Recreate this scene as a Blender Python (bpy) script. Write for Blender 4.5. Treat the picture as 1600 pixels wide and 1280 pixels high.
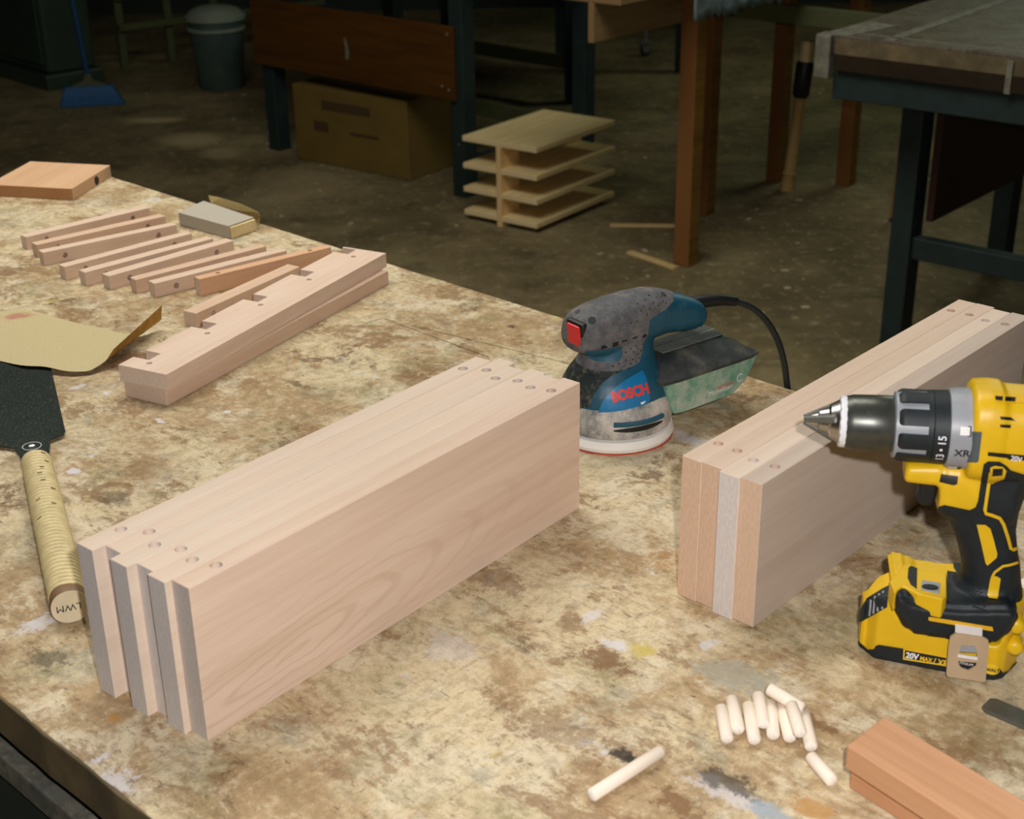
import bpy, bmesh, math, random
from math import sin, cos, tan, pi, radians, degrees, atan2, sqrt
from mathutils import Vector, Matrix, noise
from mathutils.bvhtree import BVHTree
random.seed(7)
for o in list(bpy.data.objects): bpy.data.objects.remove(o)
SC = bpy.context.scene
COL = SC.collection

# ------------------------------------------------------------------ camera, light, exposure
FPX, TH, RO, HC, BZ = 2229.6, .4291, -.0162, 1.5, .86
FW = Vector((0, cos(TH), -sin(TH)))
RT = cos(RO)*Vector((1, 0, 0)) + sin(RO)*Vector((0, sin(TH), cos(TH)))
UP = -sin(RO)*Vector((1, 0, 0)) + cos(RO)*Vector((0, sin(TH), cos(TH)))
CAM = Vector((0, 0, HC))
cd = bpy.data.cameras.new('camera'); co = bpy.data.objects.new('camera', cd); COL.objects.link(co)
m = Matrix((RT, UP, -FW)).transposed().to_4x4(); m.translation = CAM
co.matrix_world = m
cd.sensor_width = 36; cd.lens = FPX/1600*36; cd.clip_start = .02; cd.clip_end = 60
cd.dof.use_dof = True; cd.dof.focus_distance = 1.38; cd.dof.aperture_fstop = 12
SC.camera = co

def lamp(name, kind, loc, energy, color, aim=None, **kw):
    l = bpy.data.lights.new(name, kind); l.energy = energy; l.color = color
    for k, v in kw.items(): setattr(l, k, v)
    o = bpy.data.objects.new(name, l); COL.objects.link(o); o.location = loc
    if aim is not None: o.rotation_euler = (Vector(aim)-Vector(loc)).to_track_quat('-Z', 'Y').to_euler()
    return o
# the camera's own flash, just up and to the right of the lens
lamp('camera_flash', 'SPOT', CAM + RT*.05 + UP*.05 - FW*.01, 47, (1, .955, .94), aim=CAM+FW*3,
     shadow_soft_size=.012, spot_size=radians(95), spot_blend=.6)
# dim workshop tube on the ceiling, and a soft fill added over the bench
lamp('ceiling_tube_light', 'AREA', (3.2, 7.2, 3.0), 19, (.86, 1, .72), aim=(1.2, 4.2, 0), shape='RECTANGLE', size=1.2, size_y=.25)
lamp('ceiling_fill_light', 'AREA', (-.6, 2.3, 3.05), 66, (1, .96, .88), aim=(-.6, 2.7, 0), shape='RECTANGLE', size=2.4, size_y=1.0)
W = bpy.data.worlds.new('world'); SC.world = W; W.use_nodes = True
W.node_tree.nodes['Background'].inputs[0].default_value = (.5, .62, .55, 1)
W.node_tree.nodes['Background'].inputs[1].default_value = .0
vs = SC.view_settings
vs.view_transform = 'Standard'; vs.look = 'None'; vs.gamma = 1; vs.use_curve_mapping = False; vs.exposure = .0

# ------------------------------------------------------------------ where things stand
def ray(px, py): return FW + RT*((px-800)/FPX) - UP*((py-640)/FPX)
def un(px, py, z=BZ):
    d = ray(px, py); return CAM + d*((z-HC)/d.z)
def unp(px, py, P0, n):
    d = ray(px, py); return CAM + d*((P0-CAM).dot(n)/d.dot(n))

# ------------------------------------------------------------------ materials
def lin(c):
    return tuple(((v/255)/12.92 if v <= 10 else (((v/255)+.055)/1.055)**2.4) for v in c[:3]) + (1,)
class NT:
    def __init__(s, name):
        s.m = bpy.data.materials.new(name); s.m.use_nodes = True; s.t = s.m.node_tree; s.t.nodes.clear()
        s.out = s.n('ShaderNodeOutputMaterial'); s.b = s.n('ShaderNodeBsdfPrincipled'); s.l(s.b.outputs[0], s.out.inputs[0])
        s.tc = s.n('ShaderNodeTexCoord')
    def n(s, k, **kw):
        x = s.t.nodes.new(k)
        for a, b in kw.items(): setattr(x, a, b)
        return x
    def l(s, a, b): s.t.links.new(a, b)
    def set(s, sock, v):
        if hasattr(v, 'links') or isinstance(v, bpy.types.NodeSocket): s.l(v, sock)
        else: sock.default_value = v
    def map(s, scale=(1, 1, 1), rot=(0, 0, 0), loc=(0, 0, 0), src=None):
        x = s.n('ShaderNodeMapping'); s.l(src or s.tc.outputs['Object'], x.inputs[0])
        x.inputs['Scale'].default_value = scale; x.inputs['Rotation'].default_value = rot; x.inputs['Location'].default_value = loc
        return x.outputs[0]
    def noise(s, vec, scale, detail=4, rough=.55, dist=0):
        x = s.n('ShaderNodeTexNoise'); s.l(vec, x.inputs['Vector'])
        x.inputs['Scale'].default_value = scale; x.inputs['Detail'].default_value = detail
        x.inputs['Roughness'].default_value = rough; x.inputs['Distortion'].default_value = dist
        return x.outputs[0]
    def voro(s, vec, scale, feat='F1', rnd=1):
        x = s.n('ShaderNodeTexVoronoi', feature=feat); s.l(vec, x.inputs['Vector']); x.inputs['Scale'].default_value = scale
        x.inputs['Randomness'].default_value = rnd
        return x.outputs['Distance']
    def ramp(s, f, a, b, va=0, vb=1, smooth=True):
        x = s.n('ShaderNodeMapRange', interpolation_type='SMOOTHSTEP' if smooth else 'LINEAR')
        s.set(x.inputs[0], f); x.inputs[1].default_value = a; x.inputs[2].default_value = b
        x.inputs[3].default_value = va; x.inputs[4].default_value = vb
        return x.outputs[0]
    def mix(s, f, a, b, mode='MIX'):
        x = s.n('ShaderNodeMix', data_type='RGBA', blend_type=mode)
        s.set(x.inputs[0], f); s.set(x.inputs[6], a); s.set(x.inputs[7], b)
        return x.outputs[2]
    def math(s, op, a, b=0, c=0):
        x = s.n('ShaderNodeMath', operation=op); s.set(x.inputs[0], a); s.set(x.inputs[1], b)
        if len(x.inputs) > 2: s.set(x.inputs[2], c)
        return x.outputs[0]
    def xyz(s, v):
        x = s.n('ShaderNodeSeparateXYZ'); s.l(v, x.inputs[0]); return x.outputs
    def bump(s, h, strength=.3, dist=.001):
        x = s.n('ShaderNodeBump'); s.l(h, x.inputs['Height']); x.inputs['Strength'].default_value = strength
        x.inputs['Distance'].default_value = dist; s.l(x.outputs[0], s.b.inputs['Normal'])
    def fin(s, col, rough=.6, metal=0, spec=.5, **kw):
        s.set(s.b.inputs['Base Color'], col); s.set(s.b.inputs['Roughness'], rough); s.set(s.b.inputs['Metallic'], metal)
        s.b.inputs['Specular IOR Level'].default_value = spec
        for k, v in kw.items(): s.set(s.b.inputs[k.replace('_', ' ')], v)
        return s.m

def plain(name, c, rough=.5, metal=0, var=.25, scale=60, spec=.5, bump=0, dust=0, dustc=(150, 143, 130), dscale=40, **kw):
    N = NT(name); v = N.map()
    f = N.noise(v, scale, 5)
    k = N.ramp(f, .25, .75)
    a = lin(c); d = tuple(x*(1-var) for x in a[:3])+(1,)
    colr = N.mix(k, d, a)
    if dust:
        g = N.math('MULTIPLY', N.ramp(N.noise(v, dscale, 8, .78), .60-dust*.5, .86-dust*.3), .8)
        colr = N.mix(g, colr, lin(dustc)); rough = N.ramp(g, 0, 1, rough, .9)
    if bump: N.bump(f, bump, .0006)
    return N.fin(colr, rough, metal, spec, **kw)

def wood(name, light, dark, end=None, freq=260, ring=None, amt=.5, rough=.62, spec=.25, tint=True, grainx=5):
    """planed timber: long grain along local x, optional cathedral figure, a separate colour on the end faces"""
    N = NT(name); v = N.map()
    info = N.n('ShaderNodeObjectInfo')
    off = N.n('ShaderNodeVectorMath', operation='ADD'); N.l(v, off.inputs[0])
    sc = N.n('ShaderNodeVectorMath', operation='SCALE'); N.l(info.outputs['Color'], sc.inputs[0]); sc.inputs['Scale'].default_value = 0.0
    N.l(sc.outputs[0], off.inputs[1]); v0 = off.outputs[0]
    g = N.map((grainx, 150, 150), src=v0)
    fine = N.noise(g, 1.0, 5, .6)
    broad = N.noise(N.map((3, 32, 32), src=v0), 1.0, 3, .5)
    f = N.math('ADD', N.math('MULTIPLY', fine, .45), N.math('MULTIPLY', broad, .55))
    if ring:
        x0, z0, mm, per = ring
        s = N.xyz(v0)
        nz = N.math('MULTIPLY', N.math('SUBTRACT', N.noise(N.map((8, 20, 20), src=v0), 1.0, 3), .5), .028)
        yy = N.math('MULTIPLY', N.math('SUBTRACT', s[0], x0), mm)
        zz = N.math('ADD', N.math('SUBTRACT', s[2], z0), nz)
        zz = N.math('SUBTRACT', zz, N.math('MULTIPLY', N.math('SUBTRACT', s[0], x0), .10))
        r = N.math('SQRT', N.math('ADD', N.math('POWER', yy, 2), N.math('POWER', zz, 2)))
        sn = N.math('SINE', N.math('MULTIPLY', r, 2*pi/per))
        sn = N.ramp(sn, .35, 1)
        # figure fades out away from its heart
        fade = N.ramp(r, .0, .060, 1, .10)
        f = N.math('SUBTRACT', f, N.math('MULTIPLY', N.math('MULTIPLY', sn, fade), .17))
    k = N.ramp(f, .22, .70)
    colr = N.mix(k, lin(dark), lin(light))
    fleck = N.ramp(N.noise(N.map((30, 500, 500), src=v0), 1.0, 2), .62, .75)
    colr = N.mix(N.math('MULTIPLY', fleck, .18*amt), colr, lin(dark))
    if end:
        geo = N.n('ShaderNodeNewGeometry')
        vt = N.n('ShaderNodeVectorTransform', vector_type='NORMAL', convert_from='WORLD', convert_to='OBJECT')
        N.l(geo.outputs['Normal'], vt.inputs[0])
        e = N.ramp(N.math('ABSOLUTE', N.xyz(vt.outputs[0])[0]), .75, .9)
        eg = N.noise(N.map((1, 90, 26)), 6, 5, .65)
        ec = N.mix(N.ramp(eg, .3, .7), tuple(x*.86 for x in lin(end)[:3])+(1,), lin(end))
        colr = N.mix(e, colr, ec)
    if tint: colr = N.mix(1.0, colr, info.outputs['Color'], 'MULTIPLY')
    N.bump(fine, .12, .0004)
    return N.fin(colr, rough, 0, spec)

M = {}
M['alder'] = wood('pale_pink_alder', (226, 208, 190), (212, 190, 168), end=(212, 204, 198))  # end faces cooler and greyer than the long faces
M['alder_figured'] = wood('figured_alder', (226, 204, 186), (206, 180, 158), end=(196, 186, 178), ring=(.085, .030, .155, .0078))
M['alder_warm'] = wood('alder_with_tan_ends', (222, 202, 182), (208, 184, 162), end=(214, 184, 158))
M['alder_grey'] = wood('greyish_alder', (206, 190, 176), (188, 170, 154), end=(214, 184, 158))
M['slat'] = wood('slat_wood', (226, 204, 184), (210, 182, 160), end=(222, 204, 188), grainx=14)
M['slat_warm'] = wood('slat_wood_warm', (222, 184, 150), (204, 160, 122), end=(222, 204, 188), grainx=14)
M['brown_board'] = wood('brown_board_wood', (214, 176, 140), (200, 158, 120), end=(186, 138, 94))
M['cherry'] = wood('red_brown_wood', (206, 160, 122), (178, 128, 92), end=(184, 132, 96))
M['dowel'] = wood('white_birch_dowel', (244, 232, 216), (234, 218, 198), end=(246, 238, 228), grainx=20)
M['pine'] = wood('yellow_pine', (236, 216, 164), (212, 184, 128), end=(228, 206, 160))
M['pine_post'] = wood('orange_pine_post', (142, 106, 48), (102, 72, 28), end=(130, 86, 46), grainx=3)
M['old_pine'] = wood('old_tan_wood', (150, 125, 84), (112, 90, 56), end=(130, 105, 70))
M['stained_panel'] = wood('stained_brown_panel', (86, 54, 18), (58, 33, 10), end=(80, 45, 22), rough=.45)
M['hole'] = plain('drilled_hole_wood', (150, 100, 84), .9, var=.3)
M['green_steel'] = plain('dark_green_steel', (26, 44, 42), .6, 0, .3, 20, bump=.05)
M['dusty_steel'] = plain('dusty_grey_steel', (92, 92, 84), .7, 0, .4, 60, dust=.4, dustc=(140, 132, 112))
M['black_steel'] = plain('black_saw_steel', (34, 46, 40), .42, .3, .3, 30, dust=.16, dustc=(170, 165, 145), dscale=420)
M['black_paint'] = plain('black_paint', (16, 20, 20), .5, 0, .2, 30)
M['chrome'] = plain('bright_steel', (190, 188, 184), .3, 1, .2, 50)
M['pale_metal'] = plain('pale_worn_metal', (190, 192, 190), .5, .2, .1, 50)
M['darksteel'] = plain('dark_tool_steel', (104, 104, 96), .45, .3, .35, 30)
M['rubber'] = plain('black_overmold', (26, 34, 38), .55, 0, .25, 200, spec=.4, bump=.1)
M['rubber2'] = plain('black_cable_rubber', (30, 38, 38), .5, 0, .2, 60)
M['yellow'] = plain('yellow_plastic', (222, 180, 20), .42, 0, .08, 80, spec=.5, bump=.05)
M['ydark'] = plain('shadow_yellow_plastic', (226, 176, 24), .5, 0, .1, 80)
M['greyplast'] = plain('grey_plastic', (150, 154, 160), .42, 0, .12, 60)
M['slate'] = plain('slate_plastic', (78, 88, 92), .5, 0, .12, 60)
M['whitep'] = plain('white_print', (232, 232, 236), .6, 0, .05, 60)
M['blackp'] = plain('black_print', (24, 26, 28), .6, 0, .05, 60)
M['redp'] = plain('red_print', (226, 62, 52), .5, 0, .05, 60)
M['yellowp'] = plain('yellow_print', (232, 190, 40), .5, 0, .05, 60)
M['redbutton'] = plain('red_switch_plastic', (222, 42, 44), .35, 0, .12, 90)
M['clip'] = plain('tan_plated_steel', (200, 176, 144), .38, .25, .1, 80)
M['slotmetal'] = plain('highlight_pale_steel', (235, 228, 224), .3, .2, .05, 80)  # near-white colour stands in for the highlight on the clip metal
M['blue'] = plain('teal_blue_plastic', (28, 84, 106), .45, 0, .18, 50, dust=.14, dustc=(96, 118, 124), dscale=70, spec=.5)
M['badge'] = plain('bright_blue_badge', (18, 118, 172), .45, 0, .12, 60)
M['greyrub'] = plain('dusty_grey_rubber', (98, 100, 102), .8, 0, .3, 130, dust=.36, dustc=(138, 130, 126), dscale=60, spec=.2, bump=.4)
M['dirtyrub'] = plain('dirty_black_rubber', (36, 46, 46), .7, 0, .3, 90, dust=.3, dustc=(150, 142, 124), dscale=75, spec=.3, bump=.4)
M['skirt'] = plain('dusty_blue_grey_shroud', (74, 90, 96), .5, 0, .3, 26, dust=.62, dustc=(228, 218, 206), dscale=22, spec=.5)
M['lid'] = plain('dark_dust_box_lid', (44, 52, 52), .6, 0, .35, 30, dust=.34, dustc=(112, 108, 98), dscale=24)
M['greenbox'] = plain('green_dust_box', (82, 150, 126), .35, 0, .25, 20, dust=.42, dustc=(206, 204, 190), dscale=18, spec=.5)
M['pad'] = plain('white_sanding_pad', (236, 234, 228), .8, 0, .04, 60)
M['redpaper'] = plain('red_sanding_disc', (206, 92, 72), .8, 0, .3, 60)
M['sandpaper'] = plain('tan_sandpaper', (176, 156, 104), .75, 0, .12, 900, bump=.5, spec=.2)
M['sandback'] = plain('ochre_paper_back', (170, 128, 50), .75, 0, .1, 200)
M['greypaper'] = plain('pale_grey_sandpaper', (182, 174, 158), .8, 0, .1, 700, bump=.4)
M['rattan'] = plain('pale_rattan_cane', (222, 204, 152), .5, 0, .22, 90)
M['rattan_gap'] = plain('dark_rattan_gap', (122, 94, 50), .7, 0, .3, 90)
M['cork'] = plain('brown_handle_wood', (132, 100, 66), .6, 0, .25, 60)
M['endgrain'] = plain('pale_handle_end', (214, 200, 168), .6, 0, .12, 60)
M['cardboard'] = plain('brown_cardboard', (108, 86, 28), .8, 0, .2, 6)
M['cardprint'] = plain('faded_print_on_cardboard', (70, 50, 20), .8, 0, .1, 30)
M['galv'] = plain('grey_green_bin_plastic', (74, 92, 86), .4, 0, .25, 14)
M['galvlid'] = plain('pale_bin_lid', (140, 150, 132), .4, 0, .2, 12)
M['bluebristle'] = plain('blue_broom_bristle', (8, 84, 136), .6, 0, .3, 60)
M['bluestick'] = plain('blue_broom_handle', (14, 62, 104), .5, 0, .15, 40)
M['cabinet'] = plain('dark_green_cabinet', (52, 68, 56), .35, 0, .2, 8)
M['railwood'] = plain('dull_green_painted_wood', (78, 82, 48), .7, 0, .25, 12)
M['bluecloth'] = plain('dusty_blue_cloth', (130, 150, 150), .85, 0, .5, 18, bump=.5)
M['palepaint'] = plain('pale_chipped_paint', (122, 120, 102), .7, 0, .5, 40)
M['wall'] = plain('dark_plaster_wall', (42, 50, 44), .85, 0, .2, 2)
M['ceil'] = plain('dark_ceiling_paint', (50, 54, 50), .9, 0, .1, 2)
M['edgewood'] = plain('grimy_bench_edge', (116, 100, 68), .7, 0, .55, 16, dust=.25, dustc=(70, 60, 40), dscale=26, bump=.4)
M['grille'] = plain('grey_filter_lattice', (104, 110, 104), .6, 0, .2, 60)
M['chip'] = plain('pale_wood_chip', (190, 176, 140), .8, 0, .2, 60)

def bench_material(name, dim=1.0, lines=(), blobs=()):
    """old bench board: tan ply stained with glue, paint, oil and scratches (bench-local x = long side)"""
    N = NT(name); v = N.map()
    warp = N.n('ShaderNodeVectorMath', operation='ADD'); N.l(v, warp.inputs[0])
    wn = N.n('ShaderNodeTexNoise'); N.l(v, wn.inputs['Vector']); wn.inputs['Scale'].default_value = 9; wn.inputs['Detail'].default_value = 3
    ws = N.n('ShaderNodeVectorMath', operation='SCALE'); N.l(wn.outputs['Color'], ws.inputs[0]); ws.inputs['Scale'].default_value = .05
    N.l(ws.outputs[0], warp.inputs[1]); w = warp.outputs[0]
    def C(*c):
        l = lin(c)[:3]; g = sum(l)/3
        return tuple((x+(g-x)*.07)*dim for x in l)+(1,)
    def ms(loc, sc, det=6, ro=.65, st=(1, 1, 1)): return N.noise(N.map(st, loc=loc, src=w), sc, det, ro)
    base = N.mix(N.ramp(ms((0, 0, 0), 7, 7, .68), .42, .58), C(176, 148, 106), C(212, 194, 154))
    base = N.mix(N.ramp(ms((5, 2, 0), 13, 7, .7), .50, .60, 0, .8), base, C(218, 204, 172))
    # olive and grey-green films
    base = N.mix(N.ramp(ms((9, 4, 0), 8, 7, .7), .52, .68, 0, .75), base, C(150, 140, 96))
    base = N.mix(N.ramp(ms((1, 8, 0), 13, 7, .7), .54, .68, 0, .7), base, C(160, 156, 134))
    # fibres of the board: two crossing sets of fine streaks
    w2 = N.map((1, 1, 1)); gx = N.noise(N.map((14, 200, 1), src=w2), 1, 5, .65)
    gy = N.noise(N.map((190, 14, 1), loc=(3, 1, 0), src=w2), 1, 5, .65)
    sel = N.ramp(N.noise(v, 3.2, 2), .45, .55)
    gr = N.n('ShaderNodeMix', data_type='FLOAT'); N.set(gr.inputs[0], sel); N.l(gx, gr.inputs[2]); N.l(gy, gr.inputs[3])
    base = N.mix(N.ramp(gr.outputs[0], .54, .72, 0, .40), base, C(126, 100, 64))
    base = N.mix(N.ramp(gr.outputs[0], .46, .28, 0, .28), base, C(220, 204, 168))
    # brown oil stains with ragged rims
    br = ms((2, 7, 0), 10, 9, .78, (1, 1.5, 1))
    base = N.mix(N.ramp(br, .535, .60, 0, .75), base, C(144, 110, 70))
    base = N.mix(N.ramp(ms((12, 27, 0), 12, 9, .76), .585, .65, 0, .8), base, C(108, 80, 50))
    base = N.mix(N.ramp(ms((17, 3, 0), 14, 7, .7), .61, .70, 0, .6), base, C(176, 126, 66))
    # dark pits and worn fibres
    base = N.mix(N.ramp(ms((4, 14, 0), 26, 9, .8), .64, .74, 0, .9), base, C(62, 50, 36))
    fb = N.noise(N.map((40, 330, 1), rot=(0, 0, .12), src=w2), 1, 4, .6)
    base = N.mix(N.ramp(fb, .64, .76, 0, .5), base, C(96, 76, 50))
    fb2 = N.noise(N.map((300, 34, 1), rot=(0, 0, .1), loc=(8, 2, 0), src=w2), 1, 4, .6)
    base = N.mix(N.ramp(fb2, .64, .76, 0, .5), base, C(104, 82, 54))
    # paint spatter: whitish, bluish, yellow
    base = N.mix(N.ramp(ms((31, 5, 0), 19, 6, .68), .655, .70, 0, .75), base, C(212, 208, 206))
    base = N.mix(N.ramp(ms((51, 25, 0), 34, 6, .7), .69, .73, 0, .8), base, C(196, 198, 214))
    base = N.mix(N.ramp(ms((41, 15, 0), 24, 4, .6), .68, .73, 0, .7), base, C(190, 168, 66))
    sp = N.voro(N.map((1, 1, 1), loc=(1, 2, 0), src=w), 150)
    base = N.mix(N.math('MULTIPLY', N.ramp(sp, .05, .10, 1, 0), .7), base, C(226, 218, 204))
    sp2 = N.voro(N.map((1, 1, 1), loc=(7, 3, 0), src=w), 70)
    base = N.mix(N.math('MULTIPLY', N.ramp(sp2, .03, .06, 1, 0), .8), base, C(66, 52, 36))
    # crisp short flecks along both directions of the board
    for (st, rz_, lc, c_, lo, hi, a_) in (((60, 170, 1), .05, (3, 9, 0), C(92, 70, 44), .60, .68, .7), ((170, 60, 1), .12, (6, 1, 0), C(100, 78, 50), .61, .69, .6), ((80, 190, 1), -.1, (13, 4, 0), C(228, 214, 184), .60, .70, .55), ((26, 60, 1), .3, (23, 4, 0), C(134, 124, 88), .58, .66, .5), ((34, 60, 1), .0, (3, 24, 0), C(188, 182, 184), .66, .70, .5)):
        fl_ = N.noise(N.map(st, rot=(0, 0, rz_), loc=lc, src=w2), 1, 6, .7)
        base = N.mix(N.ramp(fl_, lo, hi, 0, a_), base, c_)
    # mottling
    mt = N.noise(w, 90, 9, .8)
    base = N.mix(N.ramp(mt, .40, .54, .36, 0), base, C(116, 92, 60))
    base = N.mix(N.ramp(mt, .52, .64, 0, .38), base, C(226, 210, 178))
    s = N.xyz(v)
    # single marks: paint dabs, oil spots, a ring, and painted shade by the sandpaper
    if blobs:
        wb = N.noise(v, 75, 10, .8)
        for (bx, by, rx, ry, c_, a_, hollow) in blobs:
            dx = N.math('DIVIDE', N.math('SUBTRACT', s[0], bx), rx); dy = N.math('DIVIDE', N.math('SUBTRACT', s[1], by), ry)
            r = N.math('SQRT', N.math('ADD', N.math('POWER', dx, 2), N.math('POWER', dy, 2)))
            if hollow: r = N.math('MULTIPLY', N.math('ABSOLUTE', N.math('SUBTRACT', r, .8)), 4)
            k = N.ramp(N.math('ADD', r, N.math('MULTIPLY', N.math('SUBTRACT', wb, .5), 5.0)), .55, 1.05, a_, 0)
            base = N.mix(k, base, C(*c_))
    # knife and pencil lines
    for (ax, ay, bx, by, wd, a_) in lines:
        L = sqrt((bx-ax)**2+(by-ay)**2); ux, uy = (bx-ax)/L, (by-ay)/L
        dx = N.math('SUBTRACT', s[0], ax); dy = N.math('SUBTRACT', s[1], ay)
        along = N.math('ADD', N.math('MULTIPLY', dx, ux), N.math('MULTIPLY', dy, uy))
        perp = N.math('ABSOLUTE', N.math('SUBTRACT', N.math('MULTIPLY', dy, ux), N.math('MULTIPLY', dx, uy)))
        k = N.math('MULTIPLY', N.ramp(perp, wd*.5, wd, 1, 0), N.math('MULTIPLY', N.ramp(along, 0, .004), N.ramp(along, L-.004, L, 1, 0)))
        base = N.mix(N.math('MULTIPLY', k, a_), base, C(62, 58, 44))
    N.bump(N.math('ADD', N.math('MULTIPLY', mt, .6), N.math('MULTIPLY', fb, .5)), .35, .0008)
    return N.fin(base, N.ramp(br, .4, .7, .62, .45), 0, .3)

def floor_material():
    N = NT('dirty_concrete'); v = N.map()
    b = N.mix(N.ramp(N.noise(v, 1.6, 6, .6), .35, .68), lin((100, 88, 60)), lin((140, 126, 90)))
    b = N.mix(N.ramp(N.noise(N.map(loc=(4, 4, 0)), 6, 7, .7), .45, .7, 0, .6), b, lin((70, 66, 44)))
    b = N.mix(N.ramp(N.noise(N.map(loc=(9, 1, 0)), 22, 6, .7), .52, .72, 0, .6), b, lin((178, 164, 124)))
    b = N.mix(N.ramp(N.noise(N.map(loc=(2, 11, 0)), 30, 6, .7), .6, .75, 0, .8), b, lin((50, 50, 32)))
    b = N.mix(N.math('MULTIPLY', N.ramp(N.voro(v, 16), .05, .11, 1, 0), .6), b, lin((180, 170, 140)))
    # swept dust patches on the concrete
    s = N.xyz(v)
    wob = N.math('MULTIPLY', N.math('SUBTRACT', N.noise(v, 7, 5, .7), .5), .9)
    for (px, py, rx, ry, a_) in ((242, 188, .16, .07, .8), (300, 218, .17, .16, .7), (345, 240, .1, .1, .55), (470, 290, .25, .3, .35)):
        P = un(px, py, 0)
        dx = N.math('DIVIDE', N.math('SUBTRACT', s[0], P.x), rx); dy = N.math('DIVIDE', N.math('SUBTRACT', s[1], P.y), ry)
        r = N.math('SQRT', N.math('ADD', N.math('POWER', dx, 2), N.math('POWER', dy, 2)))
        k = N.ramp(N.math('ADD', r, wob), .3, 1.25, 1, 0)
        b = N.mix(N.math('MULTIPLY', k, a_), b, lin((190, 172, 128)))
    N.bump(N.noise(v, 40, 6), .3, .002)
    return N.fin(b, .8, 0, .25)

# ------------------------------------------------------------------ mesh helpers
def box(bm, x0, x1, y0, y1, z0, z1, mat=None):
    vs_ = [bm.verts.new((x, y, z)) for x in (x0, x1) for y in (y0, y1) for z in (z0, z1)]
    for f in ((0, 1, 3, 2), (4, 6, 7, 5), (0, 4, 5, 1), (2, 3, 7, 6), (0, 2, 6, 4), (1, 5, 7, 3)):
        bm.faces.new([vs_[i] for i in f])
    if mat is not None: bmesh.ops.transform(bm, matrix=mat, verts=vs_)
    return vs_
def prism(bm, poly, a, b, axis='z', mat=None):
    """poly in two coordinates, extruded a..b along axis"""
    def P(p, t): return (p[0], p[1], t) if axis == 'z' else ((p[0], t, p[1]) if axis == 'y' else (t, p[0], p[1]))
    A = [bm.verts.new(P(p, a)) for p in poly]; B = [bm.verts.new(P(p, b)) for p in poly]
    n = len(poly); bm.faces.new(A); bm.faces.new(B[::-1])
    for i in range(n): bm.faces.new((A[i], B[i], B[(i+1) % n], A[(i+1) % n]))
    if mat is not None: bmesh.ops.transform(bm, matrix=mat, verts=A+B)
    return A+B
def loft(bm, secs, cap=True):
    R = [[bm.verts.new(p) for p in s] for s in secs]
    n = len(R[0])
    for a, b in zip(R, R[1:]):
        for i in range(n): bm.faces.new((a[i], a[(i+1) % n], b[(i+1) % n], b[i]))
    if cap: bm.faces.new(R[0][::-1]); bm.faces.new(R[-1])
    return [v for r in R for v in r]
def superell(a, b, e=2.6, n=32, ph=0):
    out = []
    for i in range(n):
        t = 2*pi*i/n+ph; c, s = cos(t), sin(t)
        out.append((a*abs(c)**(2/e)*(1 if c >= 0 else -1), b*abs(s)**(2/e)*(1 if s >= 0 else -1)))
    return out
def tube(bm, pts, r, n=12, cap=True):
    pts = [Vector(p) for p in pts]; rs = r if isinstance(r, (list, tuple)) else [r]*len(pts)
    up = None; secs = []
    for i, p in enumerate(pts):
        d = ((pts[min(i+1, len(pts)-1)]-p).normalized() + (p-pts[max(i-1, 0)]).normalized()).normalized()
        if up is None: up = d.orthogonal().normalized()
        up = (up - d*up.dot(d)).normalized(); w = d.cross(up)
        secs.append([p+(up*cos(2*pi*k/n)+w*sin(2*pi*k/n))*rs[i] for k in range(n)])
    return loft(bm, secs, cap)
def lathe(bm, prof, n=48, axis='x', c=(0, 0, 0)):
    """prof: (t, r) along axis"""
    secs = []
    for t, r in prof:
        s = []
        for k in range(n):
            a = 2*pi*k/n; u, w = r*cos(a), r*sin(a)
            p = {'x': (t, u, w), 'y': (u, t, w), 'z': (u, w, t)}[axis]
            s.append((p[0]+c[0], p[1]+c[1], p[2]+c[2]))
        secs.append(s)
    return loft(bm, secs)
def catmull(P, k=8):
    P = [Vector(p) for p in P]; Q = [P[0]*2-P[1]]+P+[P[-1]*2-P[-2]]; out = []
    for i in range(1, len(Q)-2):
        for j in range(k):
            t = j/k; a, b, c, d = Q[i-1:i+3]
            out.append(.5*((2*b)+(c-a)*t+(2*a-5*b+4*c-d)*t*t+(3*b-a-3*c+d)*t**3))
    out.append(P[-1]); return out
def fixn(bm): bmesh.ops.recalc_face_normals(bm, faces=bm.faces)
def obj(name, bm, mat, parent=None, loc=None, rz=0, bevel=0, seg=2, smooth=False, color=None, ang=40, kind=None):
    if isinstance(bm, bpy.types.Mesh): me = bm
    else:
        fixn(bm); me = bpy.data.meshes.new(name); bm.to_mesh(me); bm.free()
    me.materials.clear(); me.materials.append(mat)
    o = bpy.data.objects.new(name, me); COL.objects.link(o)
    if parent is not None: o.parent = parent
    if loc is not None: o.location = loc
    o.rotation_euler.z = rz
    if bevel:
        b = o.modifiers.new('bevel', 'BEVEL'); b.width = bevel; b.segments = seg; b.limit_method = 'ANGLE'; b.angle_limit = radians(ang)
    if smooth:
        me.polygons.foreach_set('use_smooth', [True]*len(me.polygons))
        try: me.set_sharp_from_angle(angle=radians(ang))
        except Exception: pass
    o.color = color if color else (1, 1, 1, 1)
    if kind: o['kind'] = kind
    return o
def tag(o, label, cat=None, group=None, kind=None):
    o['label'] = label
    if cat: o['category'] = cat
    if group: o['group'] = group
    if kind: o['kind'] = kind
    return o
def thing(name, label, cat, loc=(0, 0, 0), rz=0, group=None):
    o = bpy.data.objects.new(name, None); COL.objects.link(o); o.empty_display_size = .05
    o.location = loc; o.rotation_euler.z = rz
    return tag(o, label, cat, group)
def struct(name, bm, mat, **kw):
    o = obj(name, bm, mat, **kw); o['kind'] = 'structure'; return o
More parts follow.
